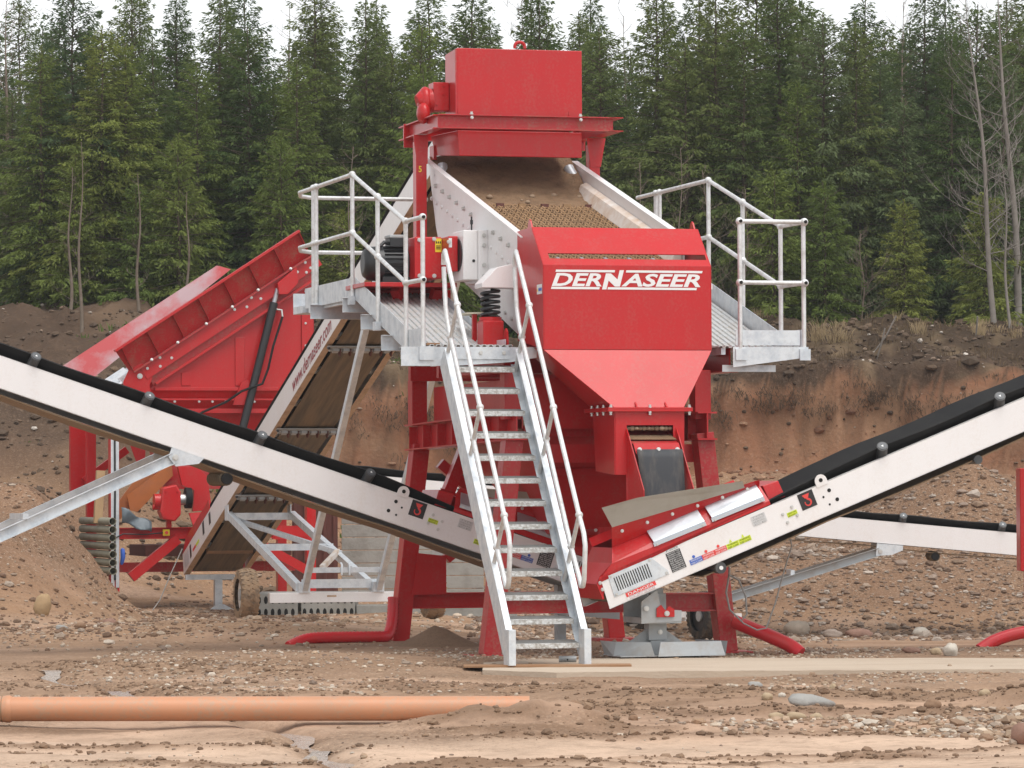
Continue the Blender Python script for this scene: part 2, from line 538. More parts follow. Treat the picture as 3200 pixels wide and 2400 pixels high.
def ground_parts(x, y):
    x = np.asarray(x, float)
    y = np.asarray(y, float)
    z = 0.0 * x
    # yard falls away gently behind the plant
    z = z - .42 * sst(37.5, 46, y) * sst(-1.5, 2.0, x) - .10 * sst(42, 50, y) * (1 - sst(-2.5, 2.0, x))
    # foreground ruts and swells
    fg = 1 - sst(31.5, 34, y)
    z = z + fg * (.07 * fbm(x * .5, y * .22 + 9, 3) - .03)
    z = z + fg * .018 * np.sin(y * 5.2 + x * .9 + 2.2 * vnoise(x * .35, y * .3)) * sst(-.25, .3, vnoise(x * .5 + 4, y * .4))
    ch_ = sst(.10, .34, fbm(x * .42 + 2, y * 1.25, 4))
    z = z + fg * (.055 * np.abs(fbm(x * 2.2 + 7, y * 2.6, 3)) * ch_ + .016 * fbm(x * 7.0, y * 5.0, 2) * (.35 + ch_))
    rm_, rh_ = ridge_mask(x, y)
    z = z + rh_
    ch_ = np.maximum(ch_, rm_)
    # bank of soil burying the right end of the plastic pipe
    z = z + .15 * np.exp(-((y - 25.06) / .34) ** 2) * sst(-1.05, .0, x) * (1 - .8 * sst(.15, .9, x)) * (1 + .8 * fbm(x * 2.6, y * 2.6 + 4, 4))
    # raised ground left of the stairs
    z = z + .10 * np.exp(-((x + 2.1) / 1.5) ** 2 - ((y - 33.6) / 1.6) ** 2) + .05 * np.exp(-((x + .6) / 1.0) ** 2 - ((y - 31.4) / .9) ** 2)
    # run-off
    sx = stream_x(y)
    st = np.exp(-((x - sx) / .13) ** 2) * sst(19.5, 21, y) * (1 - sst(32.2, 33.2, y))
    z = z - .075 * st
    # gully under the pipe
    # spoil heap / loading ramp on the left
    hx = 1 - sst(-5.95, -4.3, x + .75 * sst(48.5, 50.5, y) + .25 * sst(52.0, 53.5, y) + .35 * vnoise(x * .7, y * .6))
    hy = sst(41.5, 49.5, y)
    heap = 1.62 * hx * hy
    z = z + heap
    # low mound of earth in front of feed conveyor wheels
    z = z + .16 * np.exp(-((x + 2.9) / 1.6) ** 2 - ((y - 40.5) / 2.0) ** 2)
    # stony berm on the right
    b = sst(50.6, 55.5, y + .7 * vnoise(x * .4, 8)) * sst(.2, 2.2, x)
    berm = 1.0 * b
    z = z + berm
    # grey sand heap far right
    z = z + 1.25 * np.clip(1 - np.hypot((x - 6.6) / 2.3, (y - 58) / 3.0), 0, 1)
    # bank
    ly = lip_y(x)
    right = sst(-6.5, -3.8, x)
    tal = (.95 + .35 * fbm(x * .3, x * 0 + 1, 2)) * sst(-7.0, -.9, y - ly)
    cut = (2.5 - .72 * sst(0, 3, x)) * sst(-.55, .0, y - ly + .45 * fbm(x * 1.3, y * .4, 4) + .18 * fbm(x * 5.0, y * .6 + 3, 3))
    upper = (.9 - .25 * sst(0, 3, x)) * sst(.2, 4.6, y - ly) + .28 * sst(0.8, 4.2, x) * np.exp(-((y - ly - 3.2) / 1.6) ** 2)
    bank_r = tal + cut + upper
    bank_l = 4.35 * sst(-9.0, 3.6, y - ly + .5 * vnoise(x * .5, y * .2)) + .25 * sst(3.6, 9, y - ly)
    bk = right * bank_r + (1 - right) * np.maximum(bank_l - heap * .85, 0)
    z = z + bk
    z = z + .6 * sst(6, 30, y - ly)
    rough = .035 + .16 * sst(-8, -1, y - ly) + .16 * sst(-.3, .6, y - ly) * (1 - sst(5, 8, y - ly)) + .10 * np.clip(heap, 0, 1)
    z = z + (rough * fbm(x * 1.1 + 3, y * .9, 4) + .5 * rough * np.abs(fbm(x * 3.1 + 9, y * 2.2, 3))) * sst(36, 42, y) + .012 * fbm(x * 4, y * 3, 3) * (1 - sst(31, 34, y) * (1 - sst(36, 40, y)))
    return z, dict(heap=heap, berm=berm, st=st, ly=ly, right=right, fg=fg, cut=cut, tal=tal, ch=ch_)


def gz(x, y):
    return float(ground_parts(np.array([x]), np.array([y]))[0][0])


def gzw(p):
    return gz(p[0], p[1])


def make_ground():
    xs = np.concatenate([np.linspace(-60, -14, 24), np.linspace(-13.6, -6.2, 60), np.linspace(-6.1, 6.1, 190), np.linspace(6.2, 13.6, 60), np.linspace(14, 60, 24)])
    ys = [2.0]
    while ys[-1] < 17.5:
        ys.append(ys[-1] + .8)
    while ys[-1] < 76:
        ys.append(ys[-1] + .045 if 62.2 < ys[-1] < 65.2 else ys[-1] + max(.045, .0024 * ys[-1]) * (1.0 if ys[-1] < 36 else .75))
    while ys[-1] < 180:
        ys.append(ys[-1] * 1.03)
    ys = np.array(ys)
    X, Y = np.meshgrid(xs, ys)
    Z, q = ground_parts(X, Y)
    ny, nx = X.shape
    co = np.stack([X, Y, Z], -1).reshape(-1, 3)
    idx = np.arange(nx * ny).reshape(ny, nx)
    fc = np.stack([idx[:-1, :-1], idx[:-1, 1:], idx[1:, 1:], idx[1:, :-1]], -1).reshape(-1, 4)
    me = bpy.data.meshes.new('ground')
    me.vertices.add(len(co))
    me.vertices.foreach_set('co', co.astype(np.float32).ravel())
    me.loops.add(fc.size)
    me.loops.foreach_set('vertex_index', fc.astype(np.int32).ravel())
    me.polygons.add(len(fc))
    me.polygons.foreach_set('loop_start', np.arange(0, fc.size, 4, dtype=np.int32))
    me.polygons.foreach_set('loop_total', np.full(len(fc), 4, dtype=np.int32))
    me.polygons.foreach_set('use_smooth', np.ones(len(fc), bool))
    me.update()
    # soil colours (what the soil itself looks like, not light and shade)
    def C(*c):
        return np.array(c)
    sand, dark, gravel = C(.47, .315, .222), C(.19, .115, .071), C(.31, .215, .15)
    clay, topsoil, spoil, ochre = C(.255, .125, .072), C(.058, .038, .026), C(.225, .130, .078), C(.30, .178, .10)
    litter = C(.050, .034, .022)
    def mix(a, b, t):
        return a * (1 - t[..., None]) + b * t[..., None]
    n1, n2, n3 = fbm(X * .5 + 2, Y * 1.4, 4), fbm(X * .9 + 31, Y * .6 + 7, 4), fbm(X * 2.6, Y * 2.1 + 40, 3)
    c = mix(np.broadcast_to(sand, X.shape + (3,)), dark, np.clip(np.maximum(sst(.02, .38, n1) * .9, .85 * q['ch'] * q['fg']), 0, 1))
    c = mix(c, gravel, sst(.1, .5, n2) * .6)
    c = mix(c, C(.265, .17, .108), .75 * sst(25.5, 28.0, Y + 1.2 * n2) * sst(-.35, .15, n1 + .25))
    c = mix(c, C(.58, .425, .315), .8 * (1 - sst(23.2, 25.0, Y + n2)) * (1 - q['ch']))
    back = sst(35.5, 40, Y)
    c = mix(c, mix(np.broadcast_to(ochre, X.shape + (3,)), sand, sst(-.2, .4, n1)), back * .75)
    c = mix(c, dark * .95, q['st'] * .6)
    c = mix(c, mix(np.broadcast_to(spoil, X.shape + (3,)), dark, sst(0, .45, n2)), np.clip(q['heap'] * 1.2, 0, 1))
    c = mix(c, mix(np.broadcast_to(spoil * .9, X.shape + (3,)), dark, sst(0, .45, n3)), np.clip(q['berm'] * 2.2, 0, 1))
    d = Y - q['ly']
    c = mix(c, mix(np.broadcast_to(spoil, X.shape + (3,)), ochre, sst(0, .5, n2)), sst(-7.5, -5, d))
    face = sst(-1.6, -1.0, d)
    fc_ = mix(mix(np.broadcast_to(clay, X.shape + (3,)), ochre * .8, sst(.0, .5, n2) * .7), C(.22, .135, .082), sst(.15, .45, n1) * .6)
    strata = fbm(X * .35 + 3, Z * 2.6, 4)
    fc_ = mix(fc_, C(.28, .17, .105), sst(.0, .4, strata) * .7)
    fc_ = mix(fc_, C(.16, .08, .048), sst(.05, .4, -strata) * .7)
    c = mix(c, fc_, face * q['right'])
    zrel = sst(3.12, 3.28, Z + .45 * fbm(X * 1.3 + 5, X * 0 + 2, 4))
    c = mix(c, mix(np.broadcast_to(topsoil, X.shape + (3,)), C(.15, .105, .065), sst(.0, .5, n3)), np.clip(zrel * sst(-1.5, -.6, d), 0, 1))
    c = mix(c, mix(np.broadcast_to(litter, X.shape + (3,)), C(.105, .075, .045), sst(.05, .45, n3)), sst(.4, 2.2, d))
    lf = (1 - q['right']) * sst(-6.5, -2.0, d)
    c = mix(c, mix(np.broadcast_to(topsoil * 1.3, X.shape + (3,)), C(.13, .085, .055), sst(.05, .5, n2)), lf)
    c = np.clip(c * (1 + .22 * n3[..., None]), .01, .8)
    gr = .38 + .62 * sst(-.15, .3, n2)
    gr = gr * (1 - .72 * sst(.25, -.15, n1) * q['fg'] * (1 - sst(28, 30, Y)))
    gr = np.maximum(gr, .9 * np.clip(q['heap'] + q['berm'], 0, 1)) * (1 - .55 * face * q['right'])
    gr = gr * (1 - .9 * sst(-1.5, .5, d)) * (1 - .8 * (1 - q['right']) * sst(-7, -3, d))
    gr = np.maximum(gr, .85 * sst(29, 30.5, Y) * (1 - sst(36, 38, Y)))
    a = me.color_attributes.new('col', 'FLOAT_COLOR', 'POINT')
    a.data.foreach_set('color', np.concatenate([c.reshape(-1, 3), gr.reshape(-1, 1)], 1).astype(np.float32).ravel())
    m = material('soil', (0.3, 0.2, 0.13), 0.9, attr='col', col2=(.14, .09, .06), amt=.5, scale=7, lo=.5, hi=.72, bump=1.0, bscale=14, spec=.12, detail=9)
    nt = m.node_tree
    L = nt.links.new
    b = nt.nodes['Principled BSDF']
    tc = [n for n in nt.nodes if n.type == 'TEX_COORD'][0]
    at = [n for n in nt.nodes if n.type == 'ATTRIBUTE'][0]
    base = b.inputs['Base Color'].links[0].from_socket

    def math_(op, x, y):
        n = nt.nodes.new('ShaderNodeMath')
        n.operation = op
        for i, q_ in enumerate((x, y)):
            if isinstance(q_, (int, float)):
                n.inputs[i].default_value = q_
            else:
                L(q_, n.inputs[i])
        return n.outputs[0]

    def voro(scale):
        v = nt.nodes.new('ShaderNodeTexVoronoi')
        v.inputs['Scale'].default_value = scale
        v.inputs['Randomness'].default_value = 1.0
        L(tc.outputs['Object'], v.inputs['Vector'])
        s = nt.nodes.new('ShaderNodeSeparateColor')
        L(v.outputs['Color'], s.inputs[0])
        return v.outputs['Distance'], s.outputs
    height = None
    for scale, thr, size, pale in ((52, .30, .55, (.385, .262, .180)), (27, .66, .46, (.42, .305, .22)), (13, .88, .40, (.38, .275, .20))):
        dist, rgb_ = voro(scale)
        pick = math_('GREATER_THAN', rgb_[0], thr)
        shape = math_('LESS_THAN', dist, size)
        f = math_('MULTIPLY', math_('MULTIPLY', pick, shape), at.outputs['Alpha'])
        val = math_('ADD', math_('MULTIPLY', rgb_[1], 1.15), .30)
        vm = nt.nodes.new('ShaderNodeVectorMath')
        vm.operation = 'SCALE'
        vm.inputs[0].default_value = pale
        L(val, vm.inputs['Scale'])
        half = nt.nodes.new('ShaderNodeMix')
        half.data_type = 'RGBA'
        half.inputs['Factor'].default_value = .55
        L(at.outputs['Color'], half.inputs['A'])
        L(vm.outputs[0], half.inputs['B'])
        mx = nt.nodes.new('ShaderNodeMix')
        mx.data_type = 'RGBA'
        L(math_('MULTIPLY', f, .85), mx.inputs['Factor'])
        L(base, mx.inputs['A'])
        L(half.outputs['Result'], mx.inputs['B'])
        base = mx.outputs['Result']
        h = math_('MULTIPLY', math_('MULTIPLY', math_('SUBTRACT', size, dist), f), 20.0 / scale)
        height = h if height is None else math_('MAXIMUM', height, h)
    L(base, b.inputs['Base Color'])
    bp0 = [n for n in nt.nodes if n.type == 'BUMP'][0]
    bp = nt.nodes.new('ShaderNodeBump')
    bp.inputs['Strength'].default_value = .9
    bp.inputs['Distance'].default_value = .03
    L(height, bp.inputs['Height'])
    L(bp0.outputs[0], bp.inputs['Normal'])
    L(bp.outputs[0], b.inputs['Normal'])
    o = stuffobj('ground', me, m)
    o['kind'] = 'structure'
    return o


make_ground()

# ------------------------------------------------------------------ concrete slab, board, walls (setting of the yard)
def make_slab():
    mb = MB()
    top = []
    # sheet of sandy concrete in front of the plant, ragged front edge
    xs = np.linspace(-.25, 6.4, 46)
    fr = [31.55 + .25 * vnoise(x * 1.3, 2.2) + .9 * max(0, (.35 - x)) + .06 * x for x in xs]
    bk = [34.1 + .2 * vnoise(x * 1.1, 7.7) - .16 * max(0, x - 2) for x in xs]
    n = len(xs)
    vs, fs = [], []
    for i, x in enumerate(xs):
        zf = .014
        vs += [(x, fr[i], -.05), (x, fr[i], zf - .006 * rnd.random()), (x, (fr[i] + bk[i]) / 2, zf), (x, bk[i], zf), (x, bk[i], -.05)]
    for i in range(n - 1):
        for k in range(4):
            fs.append((i * 5 + k, (i + 1) * 5 + k, (i + 1) * 5 + k + 1, i * 5 + k + 1))
    mb.add(vs, fs)
    o = mb.build('pavement', SLABM, None)
    o['kind'] = 'structure'


make_slab()

# ------------------------------------------------------------------ support frame of the screening plant
fr_ = thing('support_frame', 'red steel support frame on four splayed legs under the screening machine', 'steel frame', (1.09, 1.7, 0))
LEGS = [((0.0, 0.0), .215, 1.9), ((2.187, 0.0), -.215, 1.96), ((.02, 3.45), .215, 1.9), ((2.187, 3.45), -.215, 1.9)]
for (u, v), du, zt in LEGS:
    mb = MB()
    mb.bar((u, v, .012), (u + du, v, zt), .16, .19, up=(0, 1, 0))
    lg = mb.build('leg', RED_DUSTY if v == 0 else RED, fr_, .006)
    MB().box((u - .2, v - .16, -.03), (u + .2, v + .16, .016)).build('base_plate', RED_DUSTY, lg, .003)
# beams along the ground
MB().ibeam((.12, 0, .455), (2.07, 0, .455), .14, .165, .014).build('cross_beam', RED_DUSTY, fr_)
MB().ibeam((.12, 3.45, .40), (2.07, 3.45, .40), .14, .15, .014).build('cross_beam', RED, fr_)
for u, s in ((.115, 1), (2.07, -1)):
    MB().prism([(u, 3.30, .46), (u + s * .34, 3.30, .46), (u + s * .34, 3.30, .83), (u + s * .06, 3.30, .86)], (0, .012, 0)).build('gusset_plate', RED, fr_)
MB().bar((.46, 3.33, .80), (1.02, 3.33, 1.22), .09, .09).build('brace', RED, fr_)
MB().bar((.95, 2.9, .78), (1.75, 2.9, 1.16), .09, .09).build('brace', RED, fr_)
MB().bar((.42, 3.40, 1.72), (1.25, 3.40, 1.02), .10, .10).build('brace', RED, fr_)
MB().bar((.62, 3.2, 1.86), (.20, 2.9, 1.02), .11, .13, up=(0, 1, 0)).build('brace', RED, fr_)
# side I-beams on top of the legs, with ribs
for u in (.215, 1.972):
    b_ = MB().ibeam((u, -.16, 2.02), (u, 3.62, 1.97), .18, .25, .014).build('side_beam', RED, fr_)
    for k in range(7):
        v = .15 + k * .55
        MB().box((u - .085, v - .006, 1.90 - .0132 * v), (u - .007, v + .006, 2.118 - .0132 * v)).build('web_rib', RED, b_)
# uprights to the deck beams
for u in (.215, 1.972):
    for v in (.05, 3.45):
        MB().bar((u, v, 2.08), (u, v, 2.52), .15, .17, up=(0, 1, 0)).build('upright', RED, fr_, .005)
for u, v1_ in ((0.10, 1.7), (2.18, 3.9)):
    MB().ibeam((u, -.17, 2.615), (u, v1_, 2.615), .16, .235, .014).build('deck_beam', RED, fr_)
for v in (.9, 2.2, 3.3):
    MB().bar((.10, v, 2.58), (2.10, v, 2.58), .09, .14).build('deck_cross_beam', RED, fr_)
# sand hopper walls below the screen: the big red under-screen box
und = MB()
und.prism([(.34, .12, 2.45), (1.85, .12, 2.45), (1.85, .12, 2.20), (1.78, .12, 2.0), (.42, .12, 2.0), (.34, .12, 2.20)], (0, .012, 0))
und.prism([(.34, .13, 2.45), (.34, 3.3, 2.45), (.34, 3.3, 2.05), (.34, .13, 2.0)], (.012, 0, 0))
und.prism([(1.85, .13, 2.45), (1.85, 3.3, 2.45), (1.85, 3.3, 2.05), (1.85, .13, 2.0)], (-.012, 0, 0))
und.build('catch_box', RED, fr_)
hp = MB()
A = [(.40, .25, 2.0), (1.80, .25, 2.0), (1.80, 2.9, 2.0), (.40, 2.9, 2.0)]
B = [(.95, .75, 1.10), (1.45, .75, 1.10), (1.45, 1.9, 1.02), (.95, 1.9, 1.02)]
hp.add(A + B, [(0, 1, 5, 4), (1, 2, 6, 5), (2, 3, 7, 6), (3, 0, 4, 7), (0, 3, 2, 1), (4, 5, 6, 7)])
hpo = hp.build('sand_hopper', RED, fr_, .006)
for z, t in ((1.98, .05), (1.62, .03)):
    k = (2.0 - z) / .9
    MB().box((.40 + .55 * k - .03, .25 + .5 * k - .035, z - t), (1.80 - .35 * k + .03, .25 + .5 * k + .02, z + t)).build('stiffener', RED, hpo, .004)
MB().box((.5, .08, 1.70), (1.95, .10, 1.86)).build('rear_sill', RED, fr_)
# grey cross trough seen below
MB().box((1.18, .55, .80), (1.30, .62, 1.12)).build('outlet_strap', RED, hpo)
MB().bar((1.42, .62, .72), (1.50, .62, 1.14), .10, .012, up=(0, 1, 0)).build('outlet_strap', RED, hpo)
# posts carrying the feed box
for u in (.224, 1.962):
    MB().bar((u, 3.35, 2.73), (u, 3.35, 4.82), .105, .13, up=(0, 1, 0)).build('post', RED, fr_, .005)
    MB().prism([(u - .075, 3.29, 4.82), (u - .04, 3.29, 4.60), (u + .06, 3.29, 4.60), (u + .11 * (1 if u > 1 else .6), 3.29, 4.88), (u - .075, 3.29, 4.88)], (0, -.012, 0)).build('post_gusset', RED, fr_)
# yellow mark on the left post
mb = MB()
text_fit(mb, '5', (.195, 3.284, 4.52), (1, 0, 0), (0, 0, 1), .03, .06, bold=.02)
mb.build('post_mark', YELLOW, fr_)
# spring seats and drive support
for u in (.13, 2.06):
    for v in (.40, 2.95):
        zt = 2.985 if v < 1 else 3.25
        MB().box((u - .095, v - .11, 2.733), (u + .095, v + .11, zt - .02)).build('spring_seat', RED, fr_, .012)
mb = MB()
mb.prism([(.20, .10, 2.735), (.20, .22, 2.735), (.20, .20, 2.86), (.20, .16, 2.89), (.20, .12, 2.86)], (.018, 0, 0))
mb.build('lifting_eye', RED, fr_)
mb = MB()
mb.prism([(-.60, 2.47, 3.345), (.30, 2.47, 3.345), (.30, 2.47, 3.10), (-.05, 2.47, 3.02), (-.40, 2.47, 3.22)], (0, .25, 0))
mb.build('motor_bracket', RED, fr_, .004)
MB().box((-.66, 1.93, 3.345), (.22, 2.72, 3.385)).build('motor_bed', RED, fr_, .004)
for k in range(2):
    MB().bar((-.30 + k * .4, 2.2, 3.345), (.04, 2.55, 2.72), .09, .09).build('motor_strut', RED, fr_)

# ------------------------------------------------------------------ vibrating screen
sc = thing('vibrating_screen', 'white vibrating screen box with sandy wire mesh deck sloping towards the viewer', 'screen', (1.09, 1.8, 2.99))
SL = .276
def ztop(v): return 3.687 + SL * v
def zbot(v): return 2.742 + .288 * v
plate = [(3.60, ztop(3.60)), (3.30, 4.0), (3.05, zbot(3.05) + .03), (.02, zbot(.02)), (.02, ztop(.02))]
for u, t in ((.367, .012), (1.815, .012)):
    pl = MB().prism([(u, v, z) for v, z in plate], (t, 0, 0)).build('side_plate', WHITE, sc, .002)
    out = -1 if u < 1 else 1
    fl = MB()
    for v0, v1 in ((.02, 3.6),):
        a, b = Vector((u + .006 + out * .03, v0, ztop(v0) - .004)), Vector((u + .006 + out * .03, v1, ztop(v1) - .004))
        fl.bar(a, b, .06, .010)
    fl.build('top_flange', WHITE, pl)
    if u < 1:
        rows = [(v, ztop(v) - .20) for v in np.arange(.35, 3.3, .265)]
        bolts(pl, [(u, v, z) for v, z in rows if not 1.35 < v < 1.85], (-1, 0, 0), .017, .03)
        rows = [(v, ztop(v) - .36) for v in np.arange(.25, 3.5, .20)]
        bolts(pl, [(u, v, z) for v, z in rows if not 1.35 < v < 1.85], (-1, 0, 0), .016, .014, WHITE)
        bolts(pl, [(u, v, zbot(v) + .10) for v in np.arange(.3, 1.2, .22)], (-1, 0, 0), .016, .02)
# side liners inside
for u, s in ((.385, 1), (1.808, -1)):
    ln = MB()
    ln.prism([(u, .05, ztop(.05) - .25), (u + s * .11, .05, ztop(.05) - .235), (u + s * .06, .05, ztop(.05) - .125), (u, .05, ztop(.05) - .10)], (0, 3.0, 3.0 * SL))
    ln.build('side_liner', WHITE_DUSTY, sc, .004)
ZD = -.245
def zdeck(v): return ztop(v) + ZD
# wire cloth: real crimped wires
wm = MB()
V0, V1, U0, U1 = .03, 2.62, .39, 1.80
us = np.linspace(U0 + .01, U1 - .01, 40)
vs_ = np.arange(V0, V1, .046)
def strip(pts, w, side):
    n = len(pts)
    vv, ff = [], []
    for p in pts:
        for a, b in ((-1, 0), (-.5, 1.1), (.5, 1.1), (1, 0)):
            vv.append((p[0] + side[0] * a * w, p[1] + side[1] * a * w, p[2] + side[2] * a * w + b * w))
    for i in range(n - 1):
        for k in range(3):
            ff.append((i * 4 + k, i * 4 + k + 1, i * 4 + k + 5, i * 4 + k + 4))
    wm.add(vv, ff)
for i, u in enumerate(us):                     # crimped wires running down the deck
    strip([(u + (.009 if j % 2 else -.009), v, zdeck(v) + (.010 if (i + j) % 2 else -.004)) for j, v in enumerate(vs_)], .006, (1, 0, 0))
for j, v in enumerate(vs_[::2]):               # cross wires
    strip([(u, v + .006 * (i % 2), zdeck(v) + (-.006 if (i + j) % 2 else .010)) for i, u in enumerate(us)], .0065, (0, .96, .27))
deck = wm.build('wire_cloth', WIRE, sc)
# underlying deck of fines below the wires and cross tubes
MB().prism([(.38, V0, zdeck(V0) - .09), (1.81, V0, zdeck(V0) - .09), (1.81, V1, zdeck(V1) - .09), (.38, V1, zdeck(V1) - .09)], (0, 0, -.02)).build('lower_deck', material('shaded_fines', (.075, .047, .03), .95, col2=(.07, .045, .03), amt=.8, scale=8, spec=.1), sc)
# feed plate covered with sand at the upper end
g = 26
vv, ff = [], []
for j in range(15):
    v = 2.55 + (3.62 - 2.55) * j / 14
    for i in range(g):
        u = .385 + (1.805 - .385) * i / (g - 1)
        e = .05 * float(fbm(np.array(u * 3.1), np.array(v * 3.3 + 2), 4)) + .26 * max(0, (j - 3) / 11) ** 1.1
        if j == 0:
            e = -.03
        vv.append((u, v + .07 * float(vnoise(np.array(u * 6), np.array(3.0))) * (j < 3), zdeck(v) + .012 + e))
for j in range(14):
    for i in range(g - 1):
        ff.append((j * g + i, j * g + i + 1, (j + 1) * g + i + 1, (j + 1) * g + i))
sd = MB().add(vv, ff, True).build('feed_plate', SAND_DECK, sc)
sm_ = MB()
for k in range(16):
    u, v = rnd.uniform(.45, 1.75), rnd.uniform(2.55, 3.2)
    sm_.ball((u, v, zdeck(v) + .04), rnd.uniform(.012, .03), 7, 5, (1.2, 1, .8))
sm_.build('stones_on_plate', material('stone_tan', (.30, .21, .14), .8, col2=(.2, .15, .1), amt=.6), sd)['kind'] = 'stuff'
for k in range(6):
    u = .55 + k * .22
    MB().box((u, 2.53, zdeck(2.53) - .01), (u + .07, 2.57, zdeck(2.57) + .025)).build('clamp_bar', RUST if k % 2 else WIRE, sd)
# back wall of the box
MB().prism([(.385, 3.60, ztop(3.6) - .02), (1.81, 3.60, ztop(3.6) - .02), (1.81, 3.31, 3.98), (.385, 3.31, 3.98)], (0, -.01, .003)).build('back_plate', SAND_DECK, sc)
# front lip with rubber-capped cross bars, seen through the slot of the chute
MB().bar((.40, .03, zdeck(.03) - .02), (1.79, .03, zdeck(.03) - .02), .05, .05).build('discharge_lip', WHITE_DUSTY, sc)
# steel deflectors at the feed end
for u, s in ((.43, 1), (1.76, -1)):
    mb = MB()
    mb.tube([(u + s * .03 * math.cos(a), 3.40 - .03 * a, 4.60 - .05 * a) for a in np.linspace(0, 2.4, 7)], .05, 12, caps=False)
    mb.build('feed_deflector', GALV, sc)
# exciter box on the left plate
ex = MB().box((.150, 1.42, 3.385), (.285, 1.80, 3.842)).build('exciter_housing', WHITE, sc, .008)
MB().box((.285, 1.36, 3.36), (.367, 1.86, 3.84)).build('mounting_block', WHITE, ex, .004)
bolts(ex, [(.33, 1.36, z) for z in (3.42, 3.52, 3.70, 3.79)], (0, -1, 0), .015, .022)
mb = MB()
mb.cyl((.152, 1.6, 3.62), (.140, 1.6, 3.62), .15, 24)
mb.build('shaft_seal', BLACK, ex)
MB().cyl((.247, 1.415, 3.56), (.247, 1.421, 3.56), .014, 12).build('plug', BLACK, ex)
mb = MB()
mb.cyl((.25, 1.50, 3.84), (.25, 1.50, 3.97), .008, 8)
mb.cyl((.25, 1.50, 3.90), (.25, 1.50, 3.94), .014, 8)
mb.build('breather_pipe', BLACK, ex)
# spring brackets and springs
for u, s in ((.13, 1), (2.06, -1)):
    for v, zb in ((.40, 2.985), (2.95, 3.25)):
        br = MB()
        pu = .367 if s > 0 else 1.827
        br.prism([(pu, v - .13, zb + .27), (u - s * .11, v - .13, zb + .27), (u - s * .11, v - .13, zb + .31), (u + s * .03, v - .13, zb + .45), (pu, v - .13, zb + .50)], (0, .26, 0))
        bk_ = br.build('spring_bracket', WHITE, sc, .004)
        pts = [(u + .078 * math.cos(a), v + .078 * math.sin(a), zb + .012 + .245 * a / (2 * math.pi * 5.2)) for a in np.linspace(0, 2 * math.pi * 5.2, 110)]
        MB().tube(pts, .0145, 8).build('coil_spring', BLACK, sc)
        MB().cyl((u, v, zb - .02), (u, v, zb + .012), .10, 20).build('spring_cup', RED, sc)
mb = MB()
mb.prism([(-.03, .62, 3.035), (.10, .52, 3.035), (.14, .70, 3.035), (.10, .98, 3.035), (-.02, 1.02, 3.035)], (0, 0, .015))
mb.build('bracket_plate', CREAM, sc)
MB().box((.02, .6, 2.733), (.06, .64, 3.036)).build('bracket_leg', RED, sc)

# ------------------------------------------------------------------ drive motor and belt guard
mo = thing('electric_motor', 'black finned electric motor behind the left walkway railing', 'motor', (-.42, 2.2, 3.385))
mb = MB()
mb.tube([(-.45, 2.12, 3.565), (-.22, 2.12, 3.565)], .145, 24)
bd = mb.build('motor_body', BLACK, mo)
for k in range(22):
    a = 2 * math.pi * k / 22
    MB().bar((-.455, 2.12 + .150 * math.cos(a), 3.565 + .150 * math.sin(a)), (-.235, 2.12 + .150 * math.cos(a), 3.565 + .150 * math.sin(a)), .007, .03, up=(0, math.cos(a), math.sin(a))).build('cooling_fin', BLACK, bd)
mb = MB()
mb.tube([(-.635, 2.12, 3.565), (-.625, 2.12, 3.565), (-.58, 2.12, 3.565), (-.455, 2.12, 3.565)], .16, 24, radii=[.09, .125, .158, .163])
mb.build('fan_cowl', BLACK, mo)
tb = MB().box((-.40, 2.0, 3.715), (-.26, 2.2, 3.80)).build('terminal_box', BLACK, mo, .008)
MB().box((-.405, 1.995, 3.80), (-.255, 2.205, 3.83)).build('terminal_lid', GALV_DULL, tb, .006)
mb = MB()
mb.tube([(-.40, 2.05, 3.75), (-.45, 2.03, 3.76), (-.49, 2.02, 3.72)], .018, 8)
mb.build('cable_gland', BLACK, mo)
for v in (2.02, 2.22):
    MB().box((-.47, v - .03, 3.382), (-.20, v + .03, 3.44)).build('motor_foot', BLACK, mo)
gd = thing('belt_guard', 'red sheet steel belt guard with yellow warning sticker between motor and screen', 'guard', (-.05, 1.9, 3.40))
MB().box((-.215, 1.80, 3.415), (.045, 2.30, 3.80)).build('cover', RED, gd, .012)
MB().box((.045, 1.56, 3.47), (.136, 2.1, 3.795)).build('side_cover', RED, gd, .010)
MB().bar((-.1, 2.35, 3.384), (-.1, 2.35, 3.6), .05, .1).build('guard_post', RED, gd)
bolts(gd, [(-.17, 1.80, 3.77), (-.03, 1.80, 3.78), (-.17, 1.80, 3.44), (-.03, 1.80, 3.44), (.05, 1.56, 3.74)], (0, -1, 0), .015, .02)
mb = MB()
quad(mb, (-.02, 1.80, 3.66), (1, 0, 0), (0, 0, 1), .06, .125)
yl = mb.build('warning_sticker', YELLOW, gd)
mb = MB()
for k in range(3):
    quad(mb, (-.012 + .018 * k, 1.797, 3.74), (1, 0, 0), (0, 0, 1), .010, .02)
    quad(mb, (-.012, 1.797, 3.715 - .014 * k), (1, 0, 0), (0, 0, 1), .044, .006)
mb.build('sticker_print', STBLACK, yl)
mb = MB()
quad(mb, (.048, 1.56, 3.69), (1, 0, 0), (0, 0, 1), .03, .085)
mb.build('white_label', STWHITE, gd)

